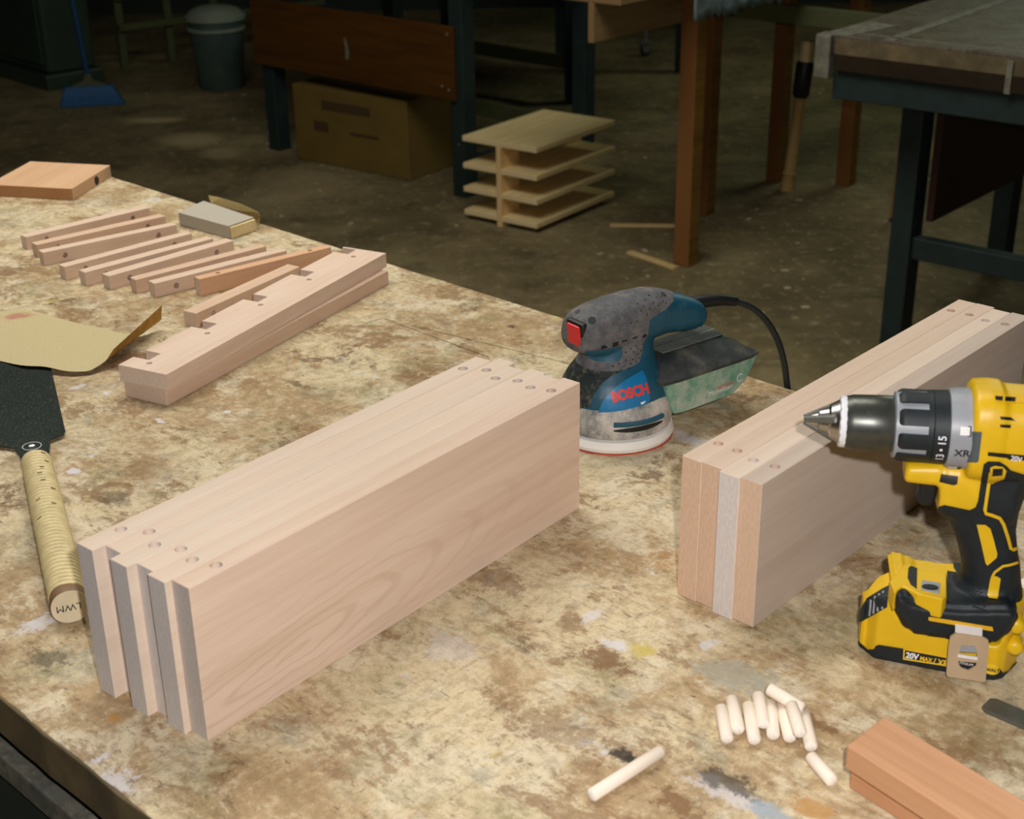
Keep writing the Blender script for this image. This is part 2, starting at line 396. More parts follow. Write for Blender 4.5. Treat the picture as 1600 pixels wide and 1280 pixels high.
def evalmesh(o):
    dg = bpy.context.evaluated_depsgraph_get(); dg.update()
    me = bpy.data.meshes.new_from_object(o.evaluated_get(dg), depsgraph=dg); return me
def tmpobj(bm_or_me):
    if isinstance(bm_or_me, bpy.types.Mesh): me = bm_or_me
    else: fixn(bm_or_me); me = bpy.data.meshes.new('t'); bm_or_me.to_mesh(me); bm_or_me.free()
    o = bpy.data.objects.new('t', me); COL.objects.link(o); return o
def fuse(bm, voxel=.0016, it=6, fac=.5):
    o = tmpobj(bm)
    r = o.modifiers.new('r', 'REMESH'); r.mode = 'VOXEL'; r.voxel_size = voxel
    s = o.modifiers.new('s', 'SMOOTH'); s.iterations = it; s.factor = fac
    me = evalmesh(o); bpy.data.objects.remove(o); return me
def boolean(me, cutter_bm, op='INTERSECT', inflate=0, solver='EXACT'):
    bm = bmesh.new(); bm.from_mesh(me)
    if inflate:
        bm.normal_update()
        for v in bm.verts: v.co += v.normal*inflate
    a = tmpobj(bm); b = tmpobj(cutter_bm)
    md = a.modifiers.new('b', 'BOOLEAN'); md.object = b; md.operation = op; md.solver = solver
    out = evalmesh(a); bpy.data.objects.remove(a); bpy.data.objects.remove(b); return out
def cone(pts, Minv, t0, t1):
    A = [Minv @ (CAM+ray(*p)*t0) for p in pts]; B = [Minv @ (CAM+ray(*p)*t1) for p in pts]
    bm = bmesh.new(); a = [bm.verts.new(p) for p in A]; b = [bm.verts.new(p) for p in B]; n = len(a)
    bm.faces.new(a); bm.faces.new(b[::-1])
    for i in range(n): bm.faces.new((a[i], b[i], b[(i+1) % n], a[(i+1) % n]))
    return bm
def surf(bvh, Minv, px, py, off):
    """point of a body's surface under a photograph pixel, lifted by off along its normal"""
    o = Minv @ CAM; d = (Minv @ (CAM+ray(px, py))) - o
    h = bvh.ray_cast(o, d.normalized())
    return (h[0]+h[1]*off) if h[0] else None
def disc(bvh, Minv, px, py, r, off, n=16, sy=1):
    """round flat inlay lying on a curved body"""
    o = Minv @ CAM; d = ((Minv @ (CAM+ray(px, py))) - o).normalized(); h = bvh.ray_cast(o, d)
    bm = bmesh.new()
    if not h[0]: return bm
    z = h[1].normalized(); x = z.orthogonal().normalized(); y = z.cross(x); c = h[0]+z*off
    loft(bm, [[c-z*.002+(x*cos(t)+y*sin(t))*r for t in [2*pi*k/n for k in range(n)]], [c+(x*cos(t)+y*sin(t))*r for t in [2*pi*k/n for k in range(n)]]])
    return bm
def surftext(name, s_, a, b, bvh, Minv, off, mat, parent, hscale=1, bold=0):
    """print laid on a curved body between two pixels of its centre line"""
    tw = textmesh(s_, 1.0, bold=.0); w_ = max(v.co.x for v in tw.vertices)-min(v.co.x for v in tw.vertices)
    a, b = Vector(a), Vector(b); d = b-a; sz = d.length/w_; ux = d.normalized(); uy = Vector((ux.y, -ux.x)); md = (a+b)/2
    last = [Vector()]
    def fn(u, v):
        q = md+ux*u+uy*v*hscale; p = surf(bvh, Minv, q.x, q.y, off)
        if p is None: return last[0]
        last[0] = p; return p
    return text(name, s_, sz, fn, mat, parent, bold=bold*sz)
def drilled(bm, holes):
    """holes: list of (p0, p1, r) cut from the closed mesh in bm; returns Mesh"""
    fixn(bm); me = bpy.data.meshes.new('d'); bm.to_mesh(me); bm.free()
    cb = bmesh.new()
    for p0, p1, r in holes: tube(cb, [p0, p1], r, 20)
    return boolean(me, cb, 'DIFFERENCE')
def textmesh(s, size, align='CENTER', bold=0, spacing=1):
    c = bpy.data.curves.new('t', 'FONT'); c.body = s; c.size = size; c.align_x = align; c.align_y = 'CENTER'
    c.offset = bold; c.resolution_u = 4; c.space_character = spacing
    o = bpy.data.objects.new('t', c); COL.objects.link(o); me = evalmesh(o); bpy.data.objects.remove(o)
    return me
def text(name, s, size, fn, mat, parent, bold=0, spacing=1):
    """flat print: fn maps text coordinates (u right, v up) to local 3-D"""
    me = textmesh(s, size, bold=bold, spacing=spacing)
    bm = bmesh.new(); bm.from_mesh(me)
    bmesh.ops.subdivide_edges(bm, edges=[e for e in bm.edges if e.calc_length() > size*.35], cuts=2)
    for v in bm.verts: v.co = Vector(fn(v.co.x, v.co.y))
    me2 = bpy.data.meshes.new(name); bm.to_mesh(me2); bm.free()
    return obj(name, me2, mat, parent)

# ------------------------------------------------------------------ room shell
bm = bmesh.new(); box(bm, -4.6, 5.4, -2.2, 9.6, -.1, 0); struct('floor', bm, floor_material())
bm = bmesh.new(); box(bm, -4.6, 5.4, 9.6, 9.8, 0, 3.2); struct('wall_back', bm, M['wall'])
bm = bmesh.new(); box(bm, -4.8, -4.6, -2.2, 9.6, 0, 3.2); struct('wall_left', bm, M['wall'])
bm = bmesh.new(); box(bm, 5.4, 5.6, -2.2, 9.6, 0, 3.2); struct('wall_right', bm, M['wall'])
bm = bmesh.new(); box(bm, -4.6, 5.4, -2.4, -2.2, 0, 3.2); struct('wall_front', bm, M['wall'])
bm = bmesh.new(); box(bm, -4.6, 5.4, -2.2, 9.6, 3.2, 3.3); struct('ceiling', bm, M['ceil'])

# ------------------------------------------------------------------ the big workbench
YV = radians(-43.64)                                  # long side of the bench
EF = un(230, 1282); EF = Vector((EF.x, EF.y, 0))      # a point of its near edge
bo = un(0, 1088); ex_ = Vector((cos(YV), sin(YV), 0)); ey_ = Vector((-sin(YV), cos(YV), 0))
far = un(603, 410)
DEP = (far-bo).dot(ey_)                               # depth of the bench
def bl(P):
    d = Vector((P[0], P[1], 0))-Vector((bo.x, bo.y, 0)); return (d.dot(ex_), d.dot(ey_))
def blp(px, py): return bl(un(px, py))
LN = []
for a, b, w_, s_ in (((597, 497), (766, 559), .0011, .8), ((640, 508), (905, 572), .0011, .75), ((770, 560), (600, 620), .0009, .0),
                     ((556, 512), (597, 497), .0012, .6), ((905, 572), (1010, 600), .0008, .3), ((560, 700), (600, 740), .0006, .4)):
    A, B = blp(*a), blp(*b); LN.append((A[0], A[1], B[0], B[1], w_, s_))
BLB = []
WH, BRN, BLK, YEL, GRY, ORG, BLU = (214, 210, 214), (124, 88, 52), (44, 38, 30), (196, 176, 70), (164, 160, 142), (184, 130, 56), (150, 164, 172)
for px, py, rx, ry, c_, a_, h_ in ((115, 737, .009, .006, WH, .9, 0), (248, 657, .009, .005, WH, .85, 0), (165, 615, .006, .004, WH, .9, 0), (120, 605, .005, .010, WH, .6, 0), (355, 644, .005, .004, WH, .9, 0), (55, 975, .012, .020, WH, .7, 0),
        (175, 769, .021, .021, BRN, .55, 1), (178, 780, .020, .012, BLK, .45, 0), (963, 1008, .014, .008, WH, .8, 0), (1003, 1016, .014, .010, YEL, .8, 0), (1107, 1008, .008, .012, WH, .7, 0), (1147, 1056, .040, .024, GRY, .75, 0), (948, 1032, .030, .015, BRN, .85, 0),
        (921, 965, .006, .014, WH, .6, 0), (1273, 1131, .020, .010, BRN, .85, 0), (968, 1178, .011, .007, BLK, .9, 0), (985, 1186, .004, .004, BLK, .9, 0), (1150, 1243, .040, .010, WH, .6, 0), (1134, 1220, .030, .011, BLK, .75, 0), (1060, 1258, .020, .012, BRN, .8, 0),
        (1202, 1273, .014, .010, BLU, .85, 0), (1273, 1268, .016, .012, ORG, .7, 0), (185, 1222, .016, .012, WH, .7, 0), (157, 1185, .006, .014, WH, .75, 0), (178, 1121, .008, .005, ORG, .8, 0), (68, 1030, .026, .014, BLK, .55, 0), (205, 560, .040, .030, BRN, .8, 0),  # last one paints the shade beside the curled sandpaper sheet
        (245, 740, .05, .03, BRN, .35, 0), (640, 590, .03, .02, BRN, .6, 0), (770, 430, .03, .012, BLK, .35, 0), (800, 510, .008, .006, BLK, .8, 0), (1090, 690, .030, .014, WH, .6, 0), (60, 490, .02, .01, BRN, .5, 0), (860, 1130, .05, .02, BRN, .5, 0), (10, 425, .03, .02, BRN, .7, 0), (770, 905, .04, .02, BRN, .55, 0), (700, 1010, .03, .02, WH, .35, 0)):
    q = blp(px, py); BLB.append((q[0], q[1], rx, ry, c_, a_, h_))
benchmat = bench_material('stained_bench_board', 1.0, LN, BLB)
bench = thing('workbench', 'large stained and scratched wooden workbench that carries the timber and the tools', 'workbench', (bo.x, bo.y, 0), YV)
X0, X1 = -1.35, 1.75
def rough_edge(bm, amp, seed=0):
    for v in bm.verts:
        n_ = noise.noise(Vector((v.co.x*14+seed, v.co.y*3, v.co.z*30)))
        v.co.y += n_*amp
def slab(x0, x1, y0, y1, z0, z1, nx=160, amp_front=0, amp_back=0, seed=0):
    bm = bmesh.new(); secs = []
    for i in range(nx+1):
        x = x0+(x1-x0)*i/nx
        f = noise.noise(Vector((x*22, seed, 0)))*amp_front + noise.noise(Vector((x*70, seed, 3)))*amp_front*.6
        b = noise.noise(Vector((x*22, seed, 9)))*amp_back + noise.noise(Vector((x*70, seed, 13)))*amp_back*.6
        secs.append([(x, y0+f, z0), (x, y1+b, z0), (x, y1+b, z1), (x, y0+f, z1)])
    loft(bm, secs); return bm
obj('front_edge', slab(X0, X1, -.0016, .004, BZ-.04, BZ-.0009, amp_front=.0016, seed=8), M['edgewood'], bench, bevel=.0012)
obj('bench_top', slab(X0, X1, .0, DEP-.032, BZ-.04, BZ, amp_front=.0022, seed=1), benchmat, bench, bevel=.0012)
obj('edge_strip', slab(X0, X1, DEP-.0312, DEP, BZ-.04, BZ-.0004, amp_back=.0012, seed=5), benchmat, bench, bevel=.0015)
bm = bmesh.new(); box(bm, X0, X1, .03, DEP-.03, BZ-.064, BZ-.04); obj('sub_frame', bm, M['black_paint'], bench)
bm = bmesh.new(); box(bm, X0, X1, -.002, .05, BZ-.088, BZ-.064); obj('front_rail', bm, M['dusty_steel'], bench, bevel=.002)
bm = bmesh.new(); box(bm, X0, X1, .004, .03, BZ-.30, BZ-.088); obj('front_panel', bm, M['green_steel'], bench, bevel=.002)
bm = bmesh.new(); box(bm, X0, X1, DEP-.08, DEP-.03, BZ-.088, BZ-.064); obj('back_rail', bm, M['green_steel'], bench, bevel=.002)
for x in (X0+.08, X1-.16):
    for y in (.06, DEP-.14):
        bm = bmesh.new(); box(bm, x, x+.07, y, y+.07, 0, BZ-.064); obj('leg', bm, M['green_steel'], bench, bevel=.003)

# ------------------------------------------------------------------ stacked shelf boards
TA = .0191
def board_mesh(name, L, H, hx, top=True, r=.0046, depth=.022, t=TA):
    bm = bmesh.new(); box(bm, 0, L, 0, t-.0001, 0, H)
    bmesh.ops.bevel(bm, geom=list(bm.edges), offset=.00035, segments=1, affect='EDGES')
    me = drilled(bm, [((x, t*.5, H-depth), (x, t*.5, H+.01), r) for x in hx]); me.name = name
    return me
def hole_floor(parent, hx, H, t=TA, depth=.016, r=.0036): pass
YA = radians(50.2); uA = Vector((cos(YA), sin(YA), 0)); vA = Vector((-sin(YA), cos(YA), 0))
NA = un(295, 920, BZ+.128); NA.z = BZ
GA = 'six boards stacked on edge at the centre of the bench'
posn = ['leftmost, nearest the saw', 'second from the left', 'third from the left',
        'third from the right', 'second from the right', 'front one with arched grain']
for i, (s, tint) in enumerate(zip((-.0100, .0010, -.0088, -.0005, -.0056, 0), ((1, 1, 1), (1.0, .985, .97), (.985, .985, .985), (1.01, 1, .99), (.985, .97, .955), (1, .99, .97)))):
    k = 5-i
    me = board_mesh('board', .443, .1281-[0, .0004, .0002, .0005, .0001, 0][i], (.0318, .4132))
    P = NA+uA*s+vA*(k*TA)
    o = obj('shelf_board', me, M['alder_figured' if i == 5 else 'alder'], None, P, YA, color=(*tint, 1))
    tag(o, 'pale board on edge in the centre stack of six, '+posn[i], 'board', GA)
YB = radians(47.06); uB = Vector((cos(YB), sin(YB), 0)); vB = Vector((-sin(YB), cos(YB), 0))
NB = un(1192, 757, BZ+.1295); NB.z = BZ
for i, (s, tint, mt) in enumerate(((.0, (1, .985, .97), 'alder_warm'), (.001, (.985, .97, .955), 'alder_warm'), (-.0035, (1.03, 1.03, 1.04), 'alder'), (-.0008, (1, 1, 1), 'alder_grey'))):
    k = 3-i
    me = board_mesh('board', .4735, .1295, (.0335+[.003, .001, 0, -.001][i], .438), r=.0042)
    o = obj('shelf_board', me, M[mt], None, NB+uB*s+vB*(k*TA), YB, color=(*tint, 1))
    tag(o, 'pale board on edge in the stack of four behind the drill, ' + ['leftmost one', 'second one', 'whitest end grain', 'greyish broad face'][i], 'board', 'four boards stacked on edge behind the drill')

# ------------------------------------------------------------------ notched side rails
YN = radians(61.1); uN = Vector((cos(YN), sin(YN), 0)); vN = Vector((-sin(YN), cos(YN), 0))
N0 = un(262, 635, BZ); N0.z = BZ
bm = bmesh.new(); box(bm, 0, .443, 0, .060, 0, .0188)
o = obj('side_rail', bm, M['slat'], None, N0, YN, bevel=.0008, color=(.95, .88, .83, 1))
tag(o, 'plain lower wooden rail lying under the notched rail', 'wood rail', 'pair of stacked rails left of centre')
N1 = un(260, 586, BZ+.038); N1.z = BZ+.0193
fr = un(603, 396, BZ+.038); YN1 = atan2(fr.y-N1.y, fr.x-N1.x)
u1 = Vector((cos(YN1), sin(YN1), 0)); v1 = Vector((-sin(YN1), cos(YN1), 0)); Ln = (Vector((fr.x, fr.y, 0))-Vector((N1.x, N1.y, 0))).length
def q25(x, y, z):
    P = un(x/2.5, 200+y/2.5, z); d = P-N1; return d.dot(u1), d.dot(v1)
zt = BZ+.038
wN = q25(487, 913, zt)[1]
edge = [q25(*p, zt)[0] for p in ((520, 893), (575, 870), (745, 775), (803, 755), (955, 670), (1005, 650), (1140, 572), (1190, 555), (1330, 488), (1372, 470))]
poly = [(0, 0), (Ln, 0), (Ln, wN)]
dn = .022
ns = [(edge[i]-.001, edge[i]+.0195) for i in (0, 2, 4, 6, 8)]
for a, b in reversed(ns): poly += [(b, wN), (b, wN-dn), (a, wN-dn), (a, wN)]
poly += [(0, wN)]
bm = bmesh.new(); prism(bm, poly, 0, .019)
hs = []
for p in ((583, 920), (810, 803), (1018, 692), (1207, 593), (1380, 503)):
    a, b = q25(*p, zt); hs.append(((a, b, .010), (a, b, .03), .0034))
me = drilled(bm, hs)
o = obj('notched_rail', me, M['slat'], None, N1, YN1, color=(1.04, 1.02, 1.02, 1))
tag(o, 'pale wooden rail with five square notches and five holes, on top of the plain rail', 'wood rail', 'pair of stacked rails left of centre')

# ------------------------------------------------------------------ slats in a row
z1 = lambda x, y: (20+x/5.161, 300+y/5.161)
z2 = lambda x, y: (250+x/4.2676, 340+y/4.2676)
GS = 'drilled slats laid out in a row at the left of the bench'
ordn = ['farthest slat, at the back end of the row', 'second slat from the back end of the row', 'third slat from the back end of the row',
        'fourth slat from the back end of the row', 'fifth slat from the back end of the row', 'sixth slat, its far end beside the wrapped block',
        'seventh slat, pinkish top, only its far hole showing', 'beside the orange sided one, round hole near its front end',
        'slat with an orange side and its two holes facing up', 'slat lying against the notches of the stacked rails']
sl = [(z1(105, 365), z1(1135, 118), .017, 's'), (z1(190, 428), z1(1245, 190), .0165, 'w'), (z1(240, 490), z1(1310, 265), .0155, 's'),
      (z1(415, 605), z1(1435, 335), .0155, 's'), (z1(580, 650), z1(1600, 378), .016, 's'), (z1(775, 680), z2(500, 150), .017, 's'),
      (z1(990, 710), z2(710, 190), .0155, 'w'), (z1(1140, 740), z2(860, 215), .016, 's'), (z2(262, 412), z2(1115, 203), .0145, 'o'), (z2(240, 640), z2(935, 325), .021, 'w')]
for i, (a, b, t, kd) in enumerate(sl):
    h = .0235 if kd == 'o' else .0195
    A, B = un(*a, BZ+h), un(*b, BZ+h); L = (B-A).length; L = .2035; yaw = atan2(B.y-A.y, B.x-A.x)
    bm = bmesh.new(); box(bm, 0, L, 0, t, 0, h)
    bmesh.ops.bevel(bm, geom=list(bm.edges), offset=.00035, segments=1, affect='EDGES')
    hx = (.031, L-.030)
    if kd == 'o': me = drilled(bm, [((x, t*.5, h-.012), (x, t*.5, h+.01), .0034) for x in hx])
    else: me = drilled(bm, [((x, -.01, h*.48), (x, .012, h*.48), .0040) for x in hx])
    o = obj('slat', me, M['slat_warm' if kd == 'o' else 'slat'], None, (A.x, A.y, BZ), yaw,
            color={'s': (1, .97, .94, 1), 'w': (.95, .87, .79, 1), 'o': (1.02, .98, .95, 1)}[kd])
    tag(o, 'pale drilled wooden slat, '+ordn[i], 'slat', GS)

# ------------------------------------------------------------------ brown board at the back left
Cc, Rr, Bb = un(112, 295, BZ+.0195), un(172, 258, BZ+.0195), un(47, 252, BZ+.0195)
yb = atan2(Rr.y-Cc.y, Rr.x-Cc.x); Ls = (Rr-Cc).length
perp = Vector((-sin(yb), cos(yb), 0)); Wd = (Bb-Rr).dot(perp); sk = (Bb-Rr).dot(Vector((cos(yb), sin(yb), 0)))
bm = bmesh.new(); prism(bm, [(0, 0), (Ls, 0), (Ls+sk, Wd), (sk, Wd)], 0, .0195)
o = obj('wood_board', bm, M['brown_board'], None, (Cc.x, Cc.y, BZ), yb, bevel=.0008)
r_ = thing('wood_board', 'square brown board lying flat at the far left end of the bench', 'board', (Cc.x, Cc.y, BZ), yb)
o.parent = r_; o.location = (0, 0, 0); o.rotation_euler.z = 0; o.name = 'board_body'; r_.name = 'wood_board'
bm = bmesh.new()
kx = Ls*.60
prism(bm, [(kx-.006, .006), (kx, .0005), (kx+.008, .003), (kx+.010, .010), (kx+.003, .016), (kx-.005, .014)], -.0006, .001, 'y', Matrix.Identity(4))
k_ = obj('knot', bm, plain('dark_knot', (52, 34, 20), .8), r_)

# ------------------------------------------------------------------ sandpaper-wrapped block
hB = .0185
a, b, c, d = un(280, 333, BZ+hB), un(361, 355, BZ+hB), un(399, 342, BZ+hB), un(318, 315, BZ+hB)
r_ = thing('sanding_block', 'wooden sanding block wrapped in pale grey sandpaper at the back edge of the bench', 'sanding block', (b.x, b.y, BZ), 0)
O_ = Vector((b.x, b.y, BZ+hB))
bm = bmesh.new(); prism(bm, [((p-O_).x, (p-O_).y) for p in (a, b, c, d)], .0006, hB-.0008); obj('block', bm, M['pine'], r_, bevel=.0006)
n_ = Vector((0, 0, 1))
def shrink(p, q, f): return p+(q-p)*f
bm = bmesh.new()                                   # wrap: over the top, down the near long side
e2 = (c-b)*.03
A2, B2 = a-O_, b-O_
C2, D2 = c-O_, d-O_
off = (B2-C2).normalized()*.0009
zz = hB+.0006
prof = [((A2+off, .0008), (B2*.985+A2*.015+off, .0008)), ((A2+off, zz), (B2*.97+A2*.03+off, zz)), ((D2, zz), (C2*.97+D2*.03, zz))]
rows = [[bm.verts.new((p.x, p.y, z)) for p, z in ((l[0], l[1]), (r2[0], r2[1]))] for l, r2 in prof]
for p, q in zip(rows, rows[1:]): bm.faces.new((p[0], p[1], q[1], q[0]))
o = obj('paper_wrap', bm, M['greypaper'], r_); sm = o.modifiers.new('s', 'SOLIDIFY'); sm.thickness = .0007; sm.offset = 1
fl = [((326, 305), .026), ((345, 309), .029), ((375, 318), .028), ((403, 331), .027), ((407, 337), .020)]
bs = [((330, 318), .017), ((345, 322), .017), ((375, 330), .017), ((399, 341), .012), ((404, 358), .0005)]
bm = bmesh.new()
T = [bm.verts.new(un(*p, BZ+z)-Vector((b.x, b.y, BZ))) for p, z in fl]; Bm = [bm.verts.new(un(*p, BZ+z)-Vector((b.x, b.y, BZ))) for p, z in bs]
for i in range(4): bm.faces.new((Bm[i], Bm[i+1], T[i+1], T[i]))
o = obj('paper_flap', bm, M['sandpaper'], r_); sm = o.modifiers.new('s', 'SOLIDIFY'); sm.thickness = .0006
o['label'] = 'tan paper flap standing up behind the block'

# ------------------------------------------------------------------ curled sandpaper sheet
cols = [((-70, 548, .001), (-70, 480, .0)), ((0, 564, .004), (0, 486, .0)), ((35, 571, .0065), (30, 484, .001)), ((70, 573, .007), (60, 488, .001)),
        ((104, 580, .005), (105, 501, .001)), ((136, 580, .004), (157, 512, .001)), ((152, 573, .006), (205, 522, .003)),
        ((165, 564, .009), (248, 503, .009)), ((170, 557, .015), (252, 492, .018)), ((177, 546, .023), (253, 477, .029))]
r0 = un(100, 540)
nr = 14; G = []
for (x0, y0, h0), (x1, y1, h1) in cols:
    P, Q = un(x0, y0, BZ+h0+.0012), un(x1, y1, BZ+h1+.0012); G.append([P+(Q-P)*(j/nr) for j in range(nr+1)])
rows = []
for j in range(nr+1): rows.append(catmull([g[j] for g in G], 4))
bm = bmesh.new(); V = [[bm.verts.new(p-Vector((r0.x, r0.y, BZ))) for p in r] for r in rows]
for p, q in zip(V, V[1:]):
    for i in range(len(p)-1): bm.faces.new((p[i], p[i+1], q[i+1], q[i]))
NS = NT('sandpaper_two_sides'); vv = NS.map(); geo = NS.n('ShaderNodeNewGeometry')
t1 = NS.mix(NS.ramp(NS.noise(vv, 900, 3), .3, .7), lin((186, 170, 126)), lin((204, 190, 148)))
rs = NS.xyz(vv)
def redspot(px, py, rx, ry):
    P = un(px, py)-Vector((r0.x, r0.y, BZ))
    dx = NS.math('DIVIDE', NS.math('SUBTRACT', rs[0], P.x), rx); dy = NS.math('DIVIDE', NS.math('SUBTRACT', rs[1], P.y), ry)
    r = NS.math('SQRT', NS.math('ADD', NS.math('POWER', dx, 2), NS.math('POWER', dy, 2)))
    return NS.ramp(NS.math('ADD', r, NS.math('MULTIPLY', NS.noise(vv, 160, 4), .9)), .7, 1.3, .75, 0)
t1 = NS.mix(redspot(28, 497, .03, .02), t1, lin((178, 110, 96)))
t1 = NS.mix(redspot(60, 484, .018, .010), t1, lin((178, 96, 84)))
t2 = NS.mix(NS.ramp(NS.noise(vv, 60, 3), .3, .7), lin((160, 118, 48)), lin((184, 142, 66)))
NS.bump(NS.noise(vv, 900, 3), .3, .0004)
mat_sheet = NS.fin(NS.mix(geo.outputs['Backfacing'], t1, t2), .7, 0, .25)
o = obj('sandpaper_sheet', bm, mat_sheet, None, (r0.x, r0.y, BZ))
for p in o.data.polygons: p.use_smooth = True
nrm = sum((p.normal for p in o.data.polygons), Vector())
if nrm.z < 0: o.data.flip_normals()
tag(o, 'tan sandpaper sheet with a curled right edge lying over the saw blade', 'sandpaper')

# ------------------------------------------------------------------ pull saw with cane-wrapped handle
hA, hE = un(57, 722, BZ+.016), un(110, 950, BZ+.016)
ys = atan2(hE.y-hA.y, hE.x-hA.x); LH = (hE-hA).length-.002
saw = thing('pull_saw', 'japanese style pull saw with a black blade and cane-wrapped handle at the left edge', 'saw', (hA.x, hA.y, BZ), ys)
iv = saw.matrix_basis.inverted() if False else (Matrix.Translation((hA.x, hA.y, BZ)) @ Matrix.Rotation(ys, 4, 'Z')).inverted()
def sl_(px, py, z): P = iv @ un(px, py, BZ+z); return (P.x, P.y)
bz = .0042
bp = [(-30, 545), (76, 545), (80, 576), (91, 625), (102, 674), (99, 679), (79, 687), (76, 716), (38, 724), (31, 712), (22, 700), (0, 697), (-40, 694)]
bm = bmesh.new(); prism(bm, [sl_(*p, bz) for p in bp], bz-.0008, bz)
obj('blade', bm, M['black_steel'], saw)
bm = bmesh.new(); lathe(bm, [(bz-.001, .0075), (bz+.0012, .0075), (bz+.0014, .0068)], 28, 'z', (*sl_(50, 698, bz), 0)); obj('rivet_ring', bm, M['black_steel'], saw)
bm = bmesh.new(); c_ = sl_(50, 698, bz)
secs = [[(c_[0]+.0098*cos(t)*1, c_[1]+.0098*sin(t), bz+.0002) for t in [2*pi*k/32 for k in range(32)]], [(c_[0]+.0098*cos(t), c_[1]+.0098*sin(t), bz+.0009) for t in [2*pi*k/32 for k in range(32)]],
        [(c_[0]+.0088*cos(t), c_[1]+.0088*sin(t), bz+.0009) for t in [2*pi*k/32 for k in range(32)]], [(c_[0]+.0088*cos(t), c_[1]+.0088*sin(t), bz+.0002) for t in [2*pi*k/32 for k in range(32)]]]
loft(bm, secs, cap=False); obj('washer', bm, M['pale_metal'], saw)
bm = bmesh.new(); lathe(bm, [(bz, .0042), (bz+.0020, .0042), (bz+.0030, .002)], 20, 'z', (*c_, 0)); obj('rivet', bm, M['chrome'], saw)
# tang collar
bm = bmesh.new()
loft(bm, [[(x, y*w, .016+z*h) for y, z in superell(1, 1, 2.2, 24)] for x, w, h in ((-.012, .0125, .003), (-.006, .0135, .007), (.0, .0145, .012))])
obj('collar', bm, M['black_steel'], saw, smooth=True)
def hw(x): return .0148+.0012*(x/LH)
bm = bmesh.new(); loft(bm, [[(x, y*(hw(x)-.0012), .016+z*(.0146+.0008*x/LH-.0012)) for y, z in superell(1, 1, 2.2, 32)] for x in (0, LH*.5, LH-.012)])
obj('handle_core', bm, M['rattan_gap'], saw, smooth=True)
# cane windings: one bead after another
bm = bmesh.new(); nw = 42; pitch = (LH-.014)/nw; secs = []
for k in range(nw):
    for f, rr in ((.01, -.0030), (.12, -.0006), (.5, 0), (.88, -.0006), (.99, -.0030)):
        x = .001+(k+f)*pitch
        secs.append([(x+y*.0012, y*(hw(x)+rr), .016+z*(.0146+.0008*x/LH+rr)) for y, z in superell(1, 1, 2.2, 36)])
loft(bm, secs); obj('cane_wrap', bm, M['rattan'], saw, smooth=True, ang=80)
bm = bmesh.new()
for k in range(9):
    x = .012+k*.0165+random.uniform(-.004, .004); a_ = pi/2+random.uniform(-.7, .7)
    box(bm, x-.0006, x+.0006, -.0022, .0022, .0153, .0158, Matrix.Translation((0, 0, .0160)) @ Matrix.Rotation(a_-pi/2, 4, 'X'))
obj('wrap_nick', bm, M['rattan_gap'], saw, kind='stuff')
bm = bmesh.new(); loft(bm, [[(x, y*(.0158+dr), .016+z*(.0154+dr)) for y, z in superell(1, 1, 2.2, 32)] for x, dr in ((LH-.013, -.002), (LH-.012, -.0006), (LH-.002, 0), (LH, -.0008))])
obj('butt_band', bm, M['cork'], saw, smooth=True)
bm = bmesh.new(); loft(bm, [[(x, y*.0150, .016+z*.0146) for y, z in superell(1, 1, 2.2, 32)] for x in (LH-.001, LH+.0006)])
obj('butt_cap', bm, M['endgrain'], saw)
text('initials', 'LWM', .0088, lambda u, v: (LH+.0009, -u-.0012, .016-v), M['blackp'], saw)

# ------------------------------------------------------------------ dowels
z4 = lambda x, y: (1100+x/7.109, 1060+y/7.109)
RD = .00475
def dowel(a, b, za, zb, label, group=None):
    A, B = un(*a, BZ+za), un(*b, BZ+zb); L = (B-A).length; yaw = atan2(B.y-A.y, B.x-A.x)
    bm = bmesh.new(); lathe(bm, [(0, RD-.0012), (.0012, RD), (L-.0012, RD), (L, RD-.0012)], 24, 'x')
    o = obj('dowel', bm, M['dowel'], None, A, 0, smooth=True, ang=50)
    o.rotation_euler = (0, -math.asin((B.z-A.z)/L), yaw)
    return tag(o, label, 'dowel', group)
GD = 'short dowels in the pile at the lower right'
dw = [((190, 330), (258, 680), 0, 0, 'leftmost, standing a little apart'), ((308, 230), (382, 580), 0, 0, 'second from the left, set farther back'),
      ((490, 300), (560, 695), 0, 0, 'third from the left, reaching nearest the front'), ((602, 190), (662, 515), .0045, .0045, 'fourth from the left, set back between its neighbours'),
      ((742, 280), (768, 640), 0, 0, 'fifth from the left, its round white end showing'), ((862, 300), (955, 670), 0, 0, 'sixth from the left, left of the crossing dowels'),
      ((968, 290), (1072, 615), .0085, .0085, 'resting on two others just under the slanting one'),
      ((1110, 400), (1192, 770), 0, 0, 'partly hidden under the raised one, pointing at the stray dowel'),
      ((712, 112), (1105, 345), .012, .006, 'slanting across the back of the pile'), ((1180, 868), (1430, 1150), 0, 0, 'stray one lying just in front of the pile')]
for a, b, za, zb, lb in dw: dowel(z4(*a), z4(*b), RD+za+.0002, RD+zb+.0002, 'short pale wooden dowel, '+lb, GD)
dowel((923, 1244), (1033, 1174), RD+.0002, RD+.0002, 'long pale wooden dowel lying alone left of the dowel pile')

